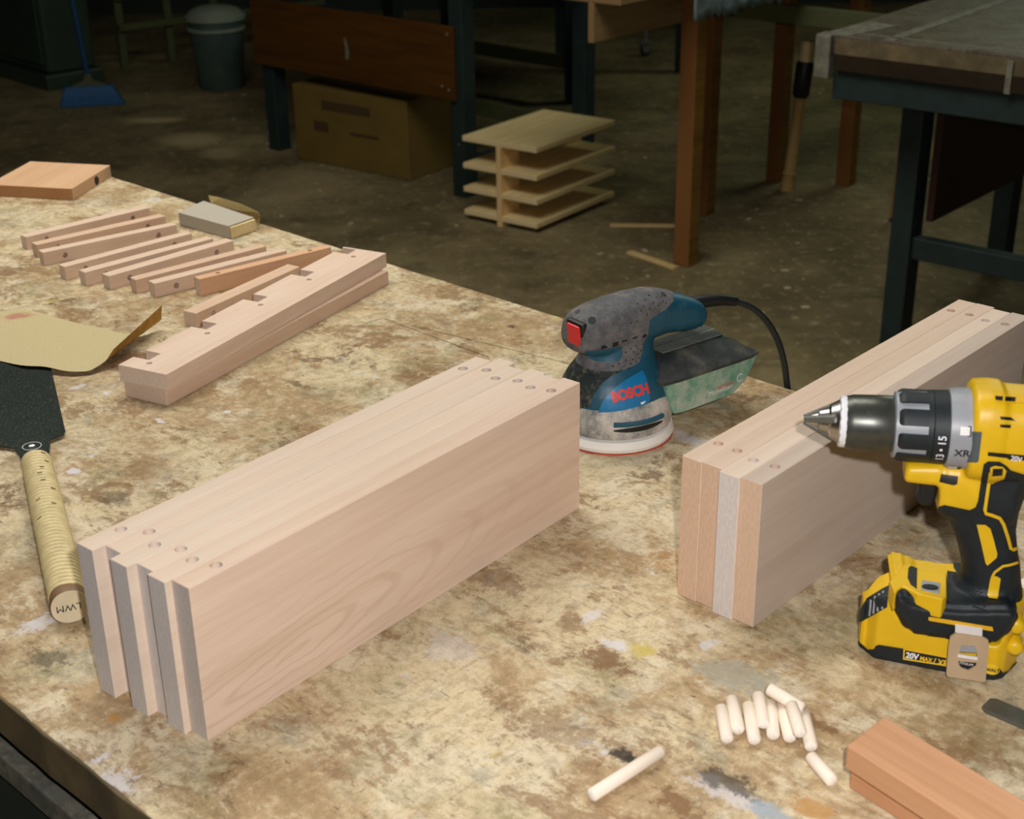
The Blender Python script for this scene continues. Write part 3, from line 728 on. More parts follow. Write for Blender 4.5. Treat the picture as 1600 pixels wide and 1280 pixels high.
# ------------------------------------------------------------------ red-brown bars, lower right
P0 = un(1323, 1165, BZ+.038); P1 = un(1382, 1119, BZ+.038); P2 = un(1600, 1251, BZ+.038)
yw = atan2(P2.y-P1.y, P2.x-P1.x); wv = Vector((-sin(yw), cos(yw), 0)); wB = (P1-P0).dot(wv)
skew = (P1-P0).dot(Vector((cos(yw), sin(yw), 0)))
L_ = .34
bm = bmesh.new(); prism(bm, [(0, 0), (L_, 0), (L_, wB), (skew, wB)], .0192, .038)
o = obj('wood_bar', bm, M['cherry'], None, (P0.x, P0.y, BZ), yw, bevel=.0012)
tag(o, 'upper red-brown wooden bar of the two at the lower right corner', 'wood bar', 'two stacked red-brown bars')
Q0 = un(1326, 1231, BZ)
bm = bmesh.new(); prism(bm, [(0, 0), (L_, 0), (L_, wB*.97), (skew, wB*.97)], 0, .0188)
o = obj('wood_bar', bm, M['cherry'], None, (Q0.x, Q0.y, BZ), yw+.012, bevel=.0012, color=(.97, .93, .9, 1))
tag(o, 'lower red-brown wooden bar, under the other one at the lower right corner', 'wood bar', 'two stacked red-brown bars')
# steel blade at the right edge
S0, S1, S2 = un(1531, 1106, BZ+.003), un(1539, 1090, BZ+.003), un(1600, 1116, BZ+.003)
yw2 = atan2(S2.y-S1.y, S2.x-S1.x); wv2 = Vector((-sin(yw2), cos(yw2), 0)); w2 = (S1-S0).dot(wv2)
bm = bmesh.new(); prism(bm, [(0, .003), (.004, 0), (.17, 0), (.17, .019), (.004, .019), (0, .016)], 0, .003)
o = obj('steel_ruler', bm, M['darksteel'], None, (S0.x, S0.y, BZ), yw2, bevel=.0006)
tag(o, 'dark flat steel bar poking in at the right edge beside the drill battery', 'tool')
P = un(1597, 918, BZ)
bm = bmesh.new(); prism(bm, [(0, 0), (.012, -.004), (.022, .002), (.02, .009), (.006, .008)], 0, .004)
o = obj('wood_chip', bm, M['dowel'], None, (P.x-.004, P.y, BZ), 0, bevel=.0005)
tag(o, 'small pale wood chip behind the drill at the right edge', 'wood chip')
# ------------------------------------------------------------------ random-orbit sander
YS = radians(36); CS = un(958, 671); CS.z = BZ
MS = (Matrix.Translation(CS) @ Matrix.Rotation(YS, 4, 'Z')); MSi = MS.inverted(); eyS = Vector((-sin(YS), cos(YS), 0))
def sp_(px, py, off=-.03):
    P = MSi @ unp(px, py, CS+eyS*off, eyS); return (P.x, P.z)
sander = thing('orbital_sander', 'teal and grey disc sander with a red switch behind the centre board stack', 'sander', CS, YS)
def ring(z, x0, x1, hy, e=2.1, n=40):
    cx, a = (x0+x1)/2, (x1-x0)/2
    return [(cx+u, v, z) for u, v in superell(a, hy, e, n)]
def vsec(x, z0, z1, hy, e=2.6, n=36, dz=0):
    cz, a = (z0+z1)/2, (z1-z0)/2
    return [(x+dz*(w/a), v, cz+w) for v, w in superell(hy, a, e, n)]
bm = bmesh.new()
loft(bm, [ring(.038, -.055, .060, .052), ring(.048, -.056, .059, .052), ring(.058, -.054, .055, .049), ring(.068, -.049, .050, .044), ring(.078, -.043, .046, .037), ring(.088, -.037, .044, .031), ring(.100, -.036, .045, .027), ring(.120, -.030, .045, .022)])
loft(bm, [vsec(-.054, .110, .133, .016, dz=.002), vsec(-.0505, .103, .1375, .0215, dz=.003), vsec(-.042, .098, .1405, .0255), vsec(-.028, .094, .1435, .0275), vsec(-.005, .092, .1460, .028),
          vsec(.020, .092, .1465, .0265), vsec(.042, .094, .1455, .0245), vsec(.060, .095, .141, .023), vsec(.080, .092, .134, .022), vsec(.098, .090, .126, .021), vsec(.110, .091, .119, .0185), vsec(.116, .096, .112, .013)])
body = fuse(bm, .0015, 9)
bbm = bmesh.new(); bbm.from_mesh(body); bvhS = BVHTree.FromBMesh(bbm)
obj('housing', body, M['blue'], sander, smooth=True, ang=70)
# rubber grip: everything forward of the S-shaped seam
seam = [(1042, 452), (1052, 456), (1053, 470), (1040, 484), (1022, 495), (1015, 504), (1013, 522), (1006, 536), (1002, 556), (999, 566), (990, 572), (975, 578), (955, 588), (940, 600), (927, 618), (921, 636), (850, 650), (850, 400), (1042, 400)]
cb = cone(seam, MSi, 1.0, 2.0)
# the dirty lower collar is a separate darker moulding
grip = boolean(body, cb, 'INTERSECT', .0009)
lowz = .082
cb = bmesh.new(); box(cb, -.2, .2, -.2, .2, lowz, .3)
obj('rubber_grip', boolean(grip, cb, 'INTERSECT', 0), M['greyrub'], sander, smooth=True, ang=50)
cb = bmesh.new(); box(cb, -.2, .2, -.2, .2, .0, lowz)
obj('dirty_collar', boolean(grip, cb, 'INTERSECT', 0), M['dirtyrub'], sander, smooth=True, ang=50)
# blue panel under the head
pn = [p for p in ((914, 549), (935, 548), (972, 542), (973, 556), (968, 564), (950, 567), (930, 564), (915, 557))]
cb = cone(pn, MSi, 1.0, 1.44)
obj('neck_panel', boolean(body, cb, 'INTERSECT', .0017), M['blue'], sander, smooth=True, ang=50)
# name badge
bd = [p for p in ((934, 646), (942, 627), (956, 610), (975, 595), (1004, 578), (1010, 590), (1014, 610), (1016, 625), (1010, 633), (995, 641), (975, 646), (955, 648))]
cb = cone(bd, MSi, 1.0, 1.47)
obj('name_badge', boolean(body, cb, 'INTERSECT', .0011), M['badge'], sander, smooth=True, ang=50)
def onbody(bvh, x, z, off, y0=-.12, fallback=-.05):
    h = bvh.ray_cast(Vector((x, y0, z)), Vector((0, 1, 0)))
    return Vector((x, (h[0].y if h[0] else fallback)-off, z))
surftext('brand_lettering', 'BOSCH', (957, 622), (1011, 607.5), bvhS, MSi, .0016, M['redp'], sander, hscale=1.2, bold=.05)
bm = bmesh.new(); bm.faces.new([bm.verts.new(surf(bvhS, MSi, *p, .0017)) for p in ((999, 629), (1008, 626), (1004, 631), (1001, 632))]); obj('badge_mark', bm, M['whitep'], sander)
# texture dimples and vents on the grip
bm = bmesh.new()
for px, py in [(977, 551), (989, 550), (978, 563), (988, 562), (996, 554), (1000, 548), (975, 573), (985, 569), (993, 566), (998, 560), (967, 569), (970, 579), (983, 576), (958, 573), (985, 545), (992, 540), (1003, 538),
               (996, 476), (1005, 479), (1014, 483), (1008, 470), (1020, 474), (1028, 478), (1035, 472), (1025, 466), (1014, 463), (1033, 464), (1040, 474), (1001, 486), (1010, 492), (994, 502), (985, 505)]:
    p = surf(bvhS, MSi, px, py, .0011)
    if p is not None: lathe(bm, [(p.y, .0008), (p.y+.002, .0008)], 8, 'y', (p.x, 0, p.z))
obj('grip_dimples', bm, M['black_paint'], sander, kind='stuff')
bm = bmesh.new()
for px, py, w, h in ((944, 541, .0034, .0018), (961, 537, .0034, .0022), (975, 532, .0032, .0008), (991, 527, .0032, .0008), (1006, 524, .0026, .0016)):
    p = surf(bvhS, MSi, px, py, .0013); x, z = p.x, p.z
    box(bm, x-w, x+w, p.y, p.y+.004, z-h, z+h)
obj('vent_slot', bm, M['black_paint'], sander, kind='stuff')
for px, py, r in ((925, 501, .0040), (1036, 460.5, .0030), (903, 488, .0030)):
    bm = disc(bvhS, MSi, px, py, r, .0012)
    obj('screw_recess', bm, M['black_paint'], sander)
# red switch on the nose, in its dark frame
nose = Matrix.Translation((-.0535, -.0035, .1215)) @ Matrix.Rotation(radians(-6), 4, 'Y')
bm = bmesh.new(); vs_ = box(bm, -.0018, .006, -.0135, .0125, -.0145, .0140, nose); swf = obj('switch_frame', bm, M['black_paint'], sander, bevel=.003)
bm = bmesh.new(); vs_ = box(bm, -.0042, .006, -.0100, .0092, -.0112, .0108, nose); obj('switch_button', bm, M['redbutton'], swf, bevel=.0018)
# dusty shroud, pad and disc
bm = bmesh.new(); lathe(bm, [(.0155, .054), (.016, .0595), (.022, .0605), (.032, .0600), (.042, .0575), (.048, .053), (.049, .040)], 64, 'z'); sh = obj('dust_shroud', bm, M['skirt'], sander, smooth=True)
bm = bmesh.new(); lathe(bm, [(.0018, .056), (.002, .0615), (.006, .0630), (.013, .0605), (.0155, .052)], 64, 'z'); obj('sanding_pad', bm, M['pad'], sander, smooth=True, ang=30)
bm = bmesh.new(); secs = []
for z_, dr in ((.0, -.0005), (.0016, 0)):
    secs.append([((.0622+.0022*noise.noise(Vector((cos(t)*3, sin(t)*3, 1)))+dr)*cos(t), (.0622+.0022*noise.noise(Vector((cos(t)*3, sin(t)*3, 1)))+dr)*sin(t), z_) for t in [2*pi*k/72 for k in range(72)]])
loft(bm, secs); obj('abrasive_disc', bm, M['redpaper'], sander)
bm = bmesh.new()                                     # brake slots in the shroud
for z_ in (.0265,):
    secs = []
    for k in range(17):
        t = radians(-130+k*3.4); h_ = .0030*sin(pi*(k+.5)/17)**.5
        secs.append([(.0612*cos(t), .0612*sin(t), z_-h_+.001), (.0612*cos(t), .0612*sin(t), z_+h_), (.057*cos(t), .057*sin(t), z_+h_), (.057*cos(t), .057*sin(t), z_-h_)])
    loft(bm, secs)
obj('shroud_slot', bm, M['black_paint'], sander)
bm = bmesh.new(); secs = []
for k in range(17):
    t = radians(-130+k*3.4); secs.append([((.0622+a)*cos(t), (.0622+a)*sin(t), z_) for a, z_ in ((-.002, .031), (.0004, .0315), (.0008, .0345), (-.002, .036))])
loft(bm, secs); obj('shroud_rib', bm, M['blue'], sander, smooth=True)
# dust outlet and dust box
bm = bmesh.new(); box(bm, .040, .074, -.016, .016, .020, .066); obj('dust_outlet', bm, M['skirt'], sander, bevel=.004)
y0, y1 = -.052, .018
loP = [(.040, .024), (.052, .0225), (.122, .0235), (.140, .034), (.156, .0585), (.156, .0605), (.028, .0605), (.030, .045)]
bm = bmesh.new()
prism(bm, loP, y0+.002, y1-.002, 'y')
db = obj('dust_box', bm, M['greenbox'], sander, bevel=.003, seg=3)
bm = bmesh.new()
secs = []
for x, t_, k_ in ((.020, .068, .4), (.028, .074, .8), (.045, .0795, 1), (.085, .081, 1), (.125, .0795, 1), (.146, .073, .9), (.159, .0640, .5)):
    a, b = y0+(1-k_)*.008, y1-(1-k_)*.008
    secs.append([(x, a, .0595), (x, a-.0004, .0630), (x, a+.010, .0630+(t_-.0630)*.45), (x, a+.024, t_-.001), (x, a+.028, t_), (x, b-.006, t_), (x, b-.001, t_-.004), (x, b+.0005, .0635), (x, b, .0595)])
loft(bm, secs); ld = obj('dust_box_lid', bm, M['lid'], sander, smooth=True, ang=25)
bands = ((-.0215, -.0085), (-.0045, .0095))
bm = bmesh.new()
for a, b in bands: box(bm, .047, .132, a, b, .0790, .0806+.0006)
obj('filter_panel', bm, M['black_paint'], ld)
bm = bmesh.new()
for a, b in bands:
    for k in range(5): y_ = a+(b-a)*k/4; box(bm, .047, .132, y_-.0004, y_+.0004, .0805, .0822)
    for k in range(23): x_ = .047+k*.00386; box(bm, x_-.0004, x_+.0004, a, b, .0805, .0821)
box(bm, .047, .134, -.0078, -.0052, .079, .0824)
obj('filter_grille', bm, M['grille'], ld, kind='stuff')
YL = y0+.002
def onbox(px, py):
    P = MSi @ unp(px, py, CS+eyS*(YL), eyS); return P
A, B = onbox(1122, 607), onbox(1145, 598); C_, D_ = onbox(1103, 618), onbox(1147, 601)
def side(P, Q):
    ux = (Q-P).normalized(); uz = Vector((-ux.z, 0, ux.x)); md = (P+Q)/2
    return lambda u, v: Vector((0, YL-.0005, 0)) + Vector((md.x, 0, md.z)) + ux*u + uz*v
text('box_brand_print', 'BOSCH', .0068, side(A, B), M['redp'], db)
text('box_print', 'Microfilter', .0080, side(C_, D_), M['whitep'], db)
P = onbox(1156, 590)
bm = bmesh.new()
for k in range(20):
    t0, t1 = radians(40+k*14), radians(40+(k+1)*14)
    q = [(P.x+r*cos(t)*1.2, YL-.0005, P.z+r*sin(t)*1.1) for r, t in ((.0032, t0), (.0040, t0), (.0040, t1), (.0032, t1))]
    bm.faces.new([bm.verts.new(v) for v in q])
obj('box_symbol', bm, M['whitep'], db)
# mains cable with its strain-relief boot
E_ = un(1233, 600, BZ); Hn = MS @ Vector((.112, 0, .112))
nv = (Vector((E_.x, E_.y, 0))-Vector((Hn.x, Hn.y, 0))); nv.normalize(); nn = Vector((-nv.y, nv.x, 0))
cp = [MSi @ unp(px, py, Hn, nn) for px, py in ((1076, 476), (1100, 471), (1125, 469), (1150, 471), (1178, 483), (1200, 505), (1215, 532), (1224, 562), (1229, 595))]
cp += [MSi @ (MS @ cp[-1]+Vector((.012, .012, -.07))), MSi @ (MS @ cp[-1]+Vector((.02, .02, -.25)))]
cc = catmull(cp, 8)
bm = bmesh.new(); tube(bm, cc, .0036, 12); obj('power_cable', bm, M['rubber2'], sander, smooth=True, ang=60)
bt = catmull(cp[:4], 8); bm = bmesh.new(); tube(bm, bt, [.0078-.0024*i/(len(bt)-1) for i in range(len(bt))], 14); obj('cable_boot', bm, M['black_paint'], sander, smooth=True, ang=60)
bbm.free()

# ------------------------------------------------------------------ cordless drill
YD = radians(-10); CD = un(1480, 1035); CD.z = BZ; CDd = (CD+Vector((0, 0, .12))-CAM).dot(FW)
MD = Matrix.Translation(CD) @ Matrix.Rotation(YD, 4, 'Z'); MDi = MD.inverted(); eyD = Vector((-sin(YD), cos(YD), 0))
def dp(px, py, off=0):
    P = MDi @ unp(px, py, CD+eyD*off, eyD); return (P.x, P.z)
c4 = lambda x, y: (1250+x/8, 590+y/8)
c3 = lambda x, y: (1400+x/5.565, 590+y/5.565)
c5 = lambda x, y: (1330+x/5.819, 860+y/5.819)
c6 = lambda x, y: (1440+x/5.819, 740+y/5.819)
drill = thing('cordless_drill', 'yellow and black cordless drill standing on its battery in front of the right board stack', 'drill', CD, YD)
ZA = .1985                                             # chuck axis height
# chuck
bm = bmesh.new(); lathe(bm, [(-.120, .0022), (-.117, .0042), (-.1125, .0055), (-.1115, .0078), (-.105, .0098), (-.1035, .0125), (-.0975, .0158)], 48, 'x', (0, 0, ZA))
obj('chuck_nose', bm, M['chrome'], drill, smooth=True, ang=25)
bm = bmesh.new()
for k in range(3):
    a_ = 2*pi*k/3+.5
    tube(bm, [(-.1215, .0018*cos(a_), ZA+.0018*sin(a_)), (-.100, .0128*cos(a_), ZA+.0128*sin(a_))], [.0024, .0036], 10)
obj('chuck_jaws', bm, M['darksteel'], drill, smooth=True)
bm = bmesh.new(); secs = []
for t, r in ((-.0975, .0170), (-.0970, .0185), (-.0935, .0189), (-.0925, .0185)):
    secs.append([(t+.0005*sin(k*2.3), r*cos(2*pi*k/48), ZA+r*sin(2*pi*k/48)) for k in range(48)])
loft(bm, secs); obj('white_band', bm, M['whitep'], drill, smooth=True, ang=50)
bm = bmesh.new(); lathe(bm, [(-.093, .0186), (-.0905, .0194), (-.088, .0200), (-.075, .0205), (-.061, .0208), (-.0595, .0200)], 64, 'x', (0, 0, ZA))
obj('chuck_sleeve', bm, plain('polished_black_sleeve', (88, 90, 84), .34, .6, .35, 60, dust=.1, dustc=(140, 130, 110), dscale=120), drill, smooth=True, ang=50)
bm = bmesh.new(); lathe(bm, [(-.0600, .0205), (-.0592, .0238), (-.050, .0246), (-.036, .0250), (-.034, .0250)], 64, 'x', (0, 0, ZA)); obj('clutch_collar', bm, M['greyplast'], drill, smooth=True, ang=50)
def pad(t0, t1, r0, r1, aw, a0, rnd=True):
    bm = bmesh.new(); secs = []; n = 12
    for i in range(n+1):
        f = (i/n)**2; x = t0+(t1-t0)*f
        wd = aw*(1-.0) * (min(1, sqrt(max(0, 1-(1-min(1, .25+f*9))**2))) if rnd else 1)
        wd = max(wd, .02)
        inner = [(x, (r0-.003)*cos(a0+wd*j), ZA+(r0-.003)*sin(a0+wd*j)) for j in (1, .5, 0, -.5, -1)]
        rr = r0+(r1-r0)*min(1, min(f, 1.15-f)*8)
        outer = [(x, rr*cos(a0+wd*j), ZA+rr*sin(a0+wd*j)) for j in (-1, -.85, -.4, 0, .4, .85, 1)]
        secs.append(outer+inner)
    loft(bm, secs); return bm
for k in range(9):
    a0 = pi+.05+2*pi*k/9
    obj('grip_pad', pad(-.0575, -.0335, .0242, .0262, .235, a0), M['rubber'], drill, smooth=True, ang=40)
bm = bmesh.new(); lathe(bm, [(-.0375, .0240), (-.0370, .0262), (-.0340, .0264), (-.0335, .0259), (-.033, .0264), (-.0225, .0268), (-.022, .024)], 64, 'x', (0, 0, ZA)); obj('number_ring', bm, M['rubber'], drill, smooth=True, ang=30)
def cylmap(x0, a0, r, rot=0, flip=1):
    """text wrapped on the collar: u runs around the cylinder (upwards), v along it"""
    def f(u, v):
        a = a0 - u/r
        return Vector((x0 - v, r*cos(a), ZA+r*sin(a)))
    return f
# near side of the cylinder is -y, angle pi; text climbs upwards
text('clutch_numbers', '13 \u2022 15', .0078, cylmap(-.0275, pi+.22, .02695), M['whitep'], drill, bold=.0001)
bm = bmesh.new(); lathe(bm, [(-.0230, .0262), (-.0225, .0284), (-.018, .0290), (-.0075, .0294), (-.006, .0280)], 64, 'x', (0, 0, ZA)); obj('speed_ring', bm, M['greyplast'], drill, smooth=True, ang=40)
def flatcyl(x0, a0, r):
    def f(u, v):
        a = a0 - v/r
        return Vector((x0+u, r*cos(a), ZA+r*sin(a)))
    return f
text('ring_lettering', 'XR', .0080, flatcyl(-.0138, pi+.22, .0296), M['blackp'], drill, bold=.0002)
for (x0, a0, w_, h_, mt) in ((-.0135, pi-.36, .0032, .0030, 'chrome'), (-.0105, pi-.36, .0012, .0038, 'blackp'), (-.0178, pi+.86, .0032, .0026, 'whitep'), (-.0128, pi+.88, .0012, .0034, 'blackp')):
    r_ = .0297; bm = bmesh.new(); fn = flatcyl(x0, a0, r_)
    q = [Vector(fn(u, v)) for u, v in ((-w_, -h_), (w_, -h_), (w_, h_), (-w_, h_))]; bm.faces.new([bm.verts.new(p) for p in q]); obj('ring_mark', bm, M[mt], drill)
# housing: motor body, gearbox chin, handle, foot fused into one shell
def rs(x, hy, z0, z1, e=3.2, n=40):
    cz, a = (z0+z1)/2, (z1-z0)/2
    return [(x, u, cz+w) for u, w in superell(hy, a, e, n)]
def hs_(z, x0, x1, hy, e=2.6, n=40, dz=0):
    cx, a = (x0+x1)/2, (x1-x0)/2
    return [(cx+u, w, z+dz*u/a) for u, w in superell(a, hy, e, n)]
bm = bmesh.new()
loft(bm, [rs(-.0085, .0270, .168, .2290), rs(-.006, .0300, .166, .2325), rs(.004, .0305, .165, .2335), rs(.012, .030, .165, .2330), rs(.015, .0285, .166, .2305), rs(.060, .0280, .168, .2290), rs(.072, .0265, .170, .2265), rs(.078, .022, .176, .220)])
loft(bm, [rs(-.0485, .0105, .1580, .1690), rs(-.0465, .0125, .1560, .1715), rs(-.035, .0135, .1555, .173), rs(-.024, .0140, .1550, .174), rs(-.0225, .0150, .1340, .174), rs(-.018, .0165, .131, .175), rs(.0, .0180, .128, .175), rs(.03, .0180, .128, .18)])
loft(bm, [hs_(.175, -.012, .044, .0185), hs_(.150, -.018, .037, .0175), hs_(.136, -.0165, .0345, .0170), hs_(.120, -.0095, .0345, .0165, 2.3), hs_(.105, -.0030, .0375, .0165, 2.3), hs_(.090, .0010, .0415, .0170, 2.3), hs_(.078, .0015, .0435, .0180, 2.3),
          hs_(.070, -.0030, .0455, .0215, 2.4), hs_(.062, -.022, .0465, .0265, 2.6), hs_(.050, -.03, .045, .028)])
ft = [(-.051, .078), (-.050, .070), (-.044, .056), (-.036, .0435), (.021, .0375), (.032, .044), (.0395, .058), (.0405, .068), (.036, .0735), (.0, .0700), (-.020, .0705), (-.034, .0725), (-.044, .079)]
secs = []
bmf = bmesh.new(); prism(bmf, ft, -.0350, .0350, 'y'); fixn(bmf)
bmesh.ops.bevel(bmf, geom=list(bmf.edges), offset=.0045, segments=3, affect='EDGES')
mt_ = bpy.data.meshes.new('t'); bmf.to_mesh(mt_); bmf.free(); bm.from_mesh(mt_)
shell = fuse(bm, .0015, 5)
sbm = bmesh.new(); sbm.from_mesh(shell); bvhD = BVHTree.FromBMesh(sbm)
obj('housing', shell, M['yellow'], drill, smooth=True, ang=60)
def chunk(name, pts, off, mat, infl=.0009, both=True, y0=-.05, conv=None, deep=False, **kw):
    cb = cone([(conv(*p) if conv else p) for p in pts], MDi, .7, 1.6 if deep else CDd)
    return obj(name, boolean(shell, cb, 'INTERSECT', infl), mat, drill, smooth=True, ang=50, **kw)
# black overmould: grip and foot, leaving the yellow windows
blk = [c3(*p) for p in ((372, 1130), (420, 1115), (520, 1135), (640, 1160), (690, 1135), (712, 1080), (745, 860), (762, 760), (800, 735), (900, 738), (960, 775), (1000, 815), (1110, 850), (1300, 900))]
blk += [(1650, 800), (1640, 900), (1620, 980), (1598, 1000), (1570, 1006), (1545, 1003)]
blk += [c5(*p) for p in ((1420, 940), (1240, 930), (870, 860), (500, 800), (400, 640), (385, 400), (470, 338), (560, 400), (700, 435), (850, 452))]
blk += [c5(*p) for p in ((872, 190), (960, 205))] + [(1490, 888), (1486, 850), (1475, 815), (1462, 800)]
chunk('overmold_grip', blk, -.018, M['rubber'], .0009, deep=True)
win = [c6(*p) for p in ((500, 472), (580, 475), (625, 510), (655, 610), (688, 740), (680, 775), (598, 845), (580, 820), (540, 640))]
chunk('grip_window', win, -.0175, M['yellow'], .0016)
win2 = [c6(*p) for p in ((640, 935), (625, 960), (597, 1110), (610, 1135), (690, 1145), (718, 965), (690, 945))]
chunk('grip_window', win2, -.0175, M['yellow'], .0016)
def strip(pts, w):
    """a band of constant width along a pixel polyline, as a polygon"""
    P = [Vector(p) for p in pts]; L, R = [], []
    for i, p in enumerate(P):
        d = (P[min(i+1, len(P)-1)]-P[max(i-1, 0)]).normalized(); n_ = Vector((-d.y, d.x)); L.append(p+n_*w/2); R.append(p-n_*w/2)
    return [tuple(p) for p in L+R[::-1]]
l1 = [c6(*p) for p in ((628, 0), (612, 90), (575, 340), (585, 372), (640, 388), (710, 415), (745, 470), (785, 590), (812, 690), (835, 702), (880, 680))]
chunk('yellow_piping', strip(l1, 5.2), -.0175, M['yellow'], .0016)
l2 = [c6(*p) for p in ((640, 950), (665, 905), (740, 850), (800, 840), (880, 815))]
chunk('yellow_piping', strip(l2, 4), -.0175, M['yellow'], .0016)
tg = [c3(*p) for p in ((820, 790), (860, 775), (930, 785), (960, 820), (940, 890), (830, 935), (812, 900))]
chunk('overmold_tab', tg, -.0175, M['yellow'], .0016)
tg = [c3(*p) for p in ((842, 800), (930, 800), (925, 860), (835, 868))]
chunk('tab_slot', tg, -.0175, M['black_paint'], .0020)
# grip ribs
bm = bmesh.new()
for k in range(26):
    px, py = 1493+k*.9, 828+k*4.2; x, z = dp(px, py, -.017)
    ln = .010
    for j in range(5):
        xa = x+ln*j/5; p = onbody(bvhD, xa+ln/10, z-.0004*j, .0012, fallback=-.016)
        box(bm, xa, xa+ln/5+.0002, p.y, p.y+.002, z-.0004*j-.0005, z-.0004*j+.0005)
obj('grip_ribs', bm, M['rubber'], drill, kind='stuff')
# body details
def plate(name, pts, off, mat, infl, conv=None, **kw): return chunk(name, pts, off, mat, infl, conv=conv, **kw)
plate('slate_inlay', [(608, 475), (748, 480), (718, 735), (700, 748), (580, 740)], -.028, M['slate'], .0012, c3)
plate('release_button', [(392, 845), (540, 865), (532, 935), (500, 945), (375, 915)], -.0165, M['black_paint'], .0012, c3)
plate('side_band', [(800, 655), (1300, 700), (1300, 740), (985, 722), (960, 708), (795, 688)], -.028, M['black_paint'], .0008, c3)
surftext('voltage_print', '20V', (1579, 716), (1596, 719), bvhD, MDi, .0012, M['whitep'], drill, bold=.02)
plate('vent_recess', [(850, 160), (1300, 175), (1300, 235), (870, 215), (845, 185)], -.022, M['ydark'], .0004, c3)
for pts in ([(905, 345), (1000, 352), (1040, 385), (910, 372)], [(905, 415), (1000, 418), (995, 448), (905, 440)], [(860, 165), (930, 170), (925, 208), (865, 200)], [(950, 172), (1040, 176), (1035, 214), (945, 210)]):
    plate('vent_slot', pts, -.028, M['black_paint'], .0010, c3)
ln_ = strip([c3(*p) for p in ((830, 340), (900, 335), (1000, 345))], 1.2)
plate('vent_frame', [(822, 330), (1300, 350), (1300, 356), (828, 338), (822, 420), (1300, 460), (1300, 468), (815, 428)], -.028, M['ydark'], .0006, c3)
# trigger
tr = [dp(*c3(*p), -.008) for p in ((205, 905), (290, 905), (350, 940), (365, 985), (345, 1080), (320, 1128), (250, 1128), (185, 1112), (180, 1050), (205, 990))]
bm = bmesh.new(); prism(bm, tr, -.0085, .0085, 'y'); obj('trigger', bm, M['black_paint'], drill, bevel=.003, seg=3, smooth=True)
# battery: side profile crossed with its rounded plan
zb = .009
def bun(x, y, z=zb): P = MDi @ un(*c5(x, y), BZ+z); return (P.x, P.y)
near = [bun(80, 800, .022), bun(105, 905), bun(205, 985), bun(530, 1050), bun(860, 1114), bun(1290, 1190), bun(1372, 1170), bun(1440, 1105), bun(1500, 1040)]
near = [(x, min(y, -.006)) for x, y in near]
plan = near+[(x, -y) for x, y in near[::-1]]
xr = max(p[0] for p in near)
side = [(-.0745, .030), (-.0735, .020), (-.064, zb), (xr+.004, zb), (xr+.004, .066)]+[dp(*c5(*p), -.0345) for p in ((1500, 590), (1470, 670), (1400, 800), (1335, 895), (1250, 885), (510, 765), (415, 650))]+[(-.0475, .066), (-.052, .0645), (-.062, .058), (-.0705, .050), (-.0735, .042)]
pb = bmesh.new(); prism(pb, plan, -.02, .12, 'z')
bm = bmesh.new(); prism(bm, side, -.06, .06, 'y'); fixn(bm); sm_ = bpy.data.meshes.new('t'); bm.to_mesh(sm_); bm.free()
raw = boolean(sm_, pb, 'INTERSECT')
bm = bmesh.new(); bm.from_mesh(raw); bmat = fuse(bm, .0013, 9)
bbm2 = bmesh.new(); bbm2.from_mesh(bmat); bvhB = BVHTree.FromBMesh(bbm2)
batt = obj('battery', bmat, M['yellow'], drill, smooth=True, ang=50)
def bchunk(name, pts, mat, infl=.0007, t1=None, conv=c5):
    return obj(name, boolean(bmat, cone([conv(*p) for p in pts], MDi, .7, t1 or 1.13), 'INTERSECT', infl), mat, batt, smooth=True, ang=50)
bchunk('battery_base', [(40, 800), (80, 845), (150, 908), (205, 905), (222, 875), (250, 865), (470, 900), (860, 985), (1240, 1060), (1345, 1075), (1380, 1120), (1440, 1100), (1470, 1050), (1510, 1015), (1600, 1010), (1500, 1240), (860, 1240), (100, 1100), (0, 900)], M['rubber'], t1=1.4)
bchunk('release_latch', [(60, 655), (95, 655), (325, 525), (347, 322), (300, 342), (140, 440), (70, 560)], M['rubber'], .0009)
bm = bmesh.new()
for k in range(4):
    a_, b_ = surf(bvhB, MDi, *c5(176+k*36, 595-k*20), .0012), surf(bvhB, MDi, *c5(190+k*36, 455-k*22), .0012)
    if a_ is not None and b_ is not None: tube(bm, [a_, (a_+b_)/2+Vector((0, -.0008, .0006)), b_], .0009, 8)
obj('latch_ribs', bm, M['greyplast'], batt, kind='stuff')
PY = -.0366
def bpt(x, y): a = dp(*c5(x, y), -.0366); return Vector((a[0], PY, a[1]))
bchunk('label_frame', [(475, 902), (870, 975), (870, 1062), (470, 1000)], M['yellowp'], .0009)
bchunk('label_plate', [(487, 914), (862, 985), (862, 1048), (483, 988)], M['blackp'], .0012)
surftext('label_voltage', '20V', c5(500, 950), c5(610, 971), bvhB, MDi, .0016, M['whitep'], batt, bold=.04)
surftext('label_max', 'MAX', c5(628, 979), c5(735, 1000), bvhB, MDi, .0016, M['yellowp'], batt, bold=.03)
surftext('label_xr', '/ XR', c5(748, 1006), c5(880, 1031), bvhB, MDi, .0016, M['yellowp'], batt, bold=.03)
el = [(1275+75*cos(t)*1.0, 1090+48*sin(t)+8*cos(t)) for t in [2*pi*k/28 for k in range(28)]]
bchunk('maker_badge', el, M['yellowp'], .0010)
surftext('badge_lettering', 'DEWALT', c5(1185, 1076), c5(1335, 1096), bvhB, MDi, .0014, M['blackp'], batt, bold=.05)
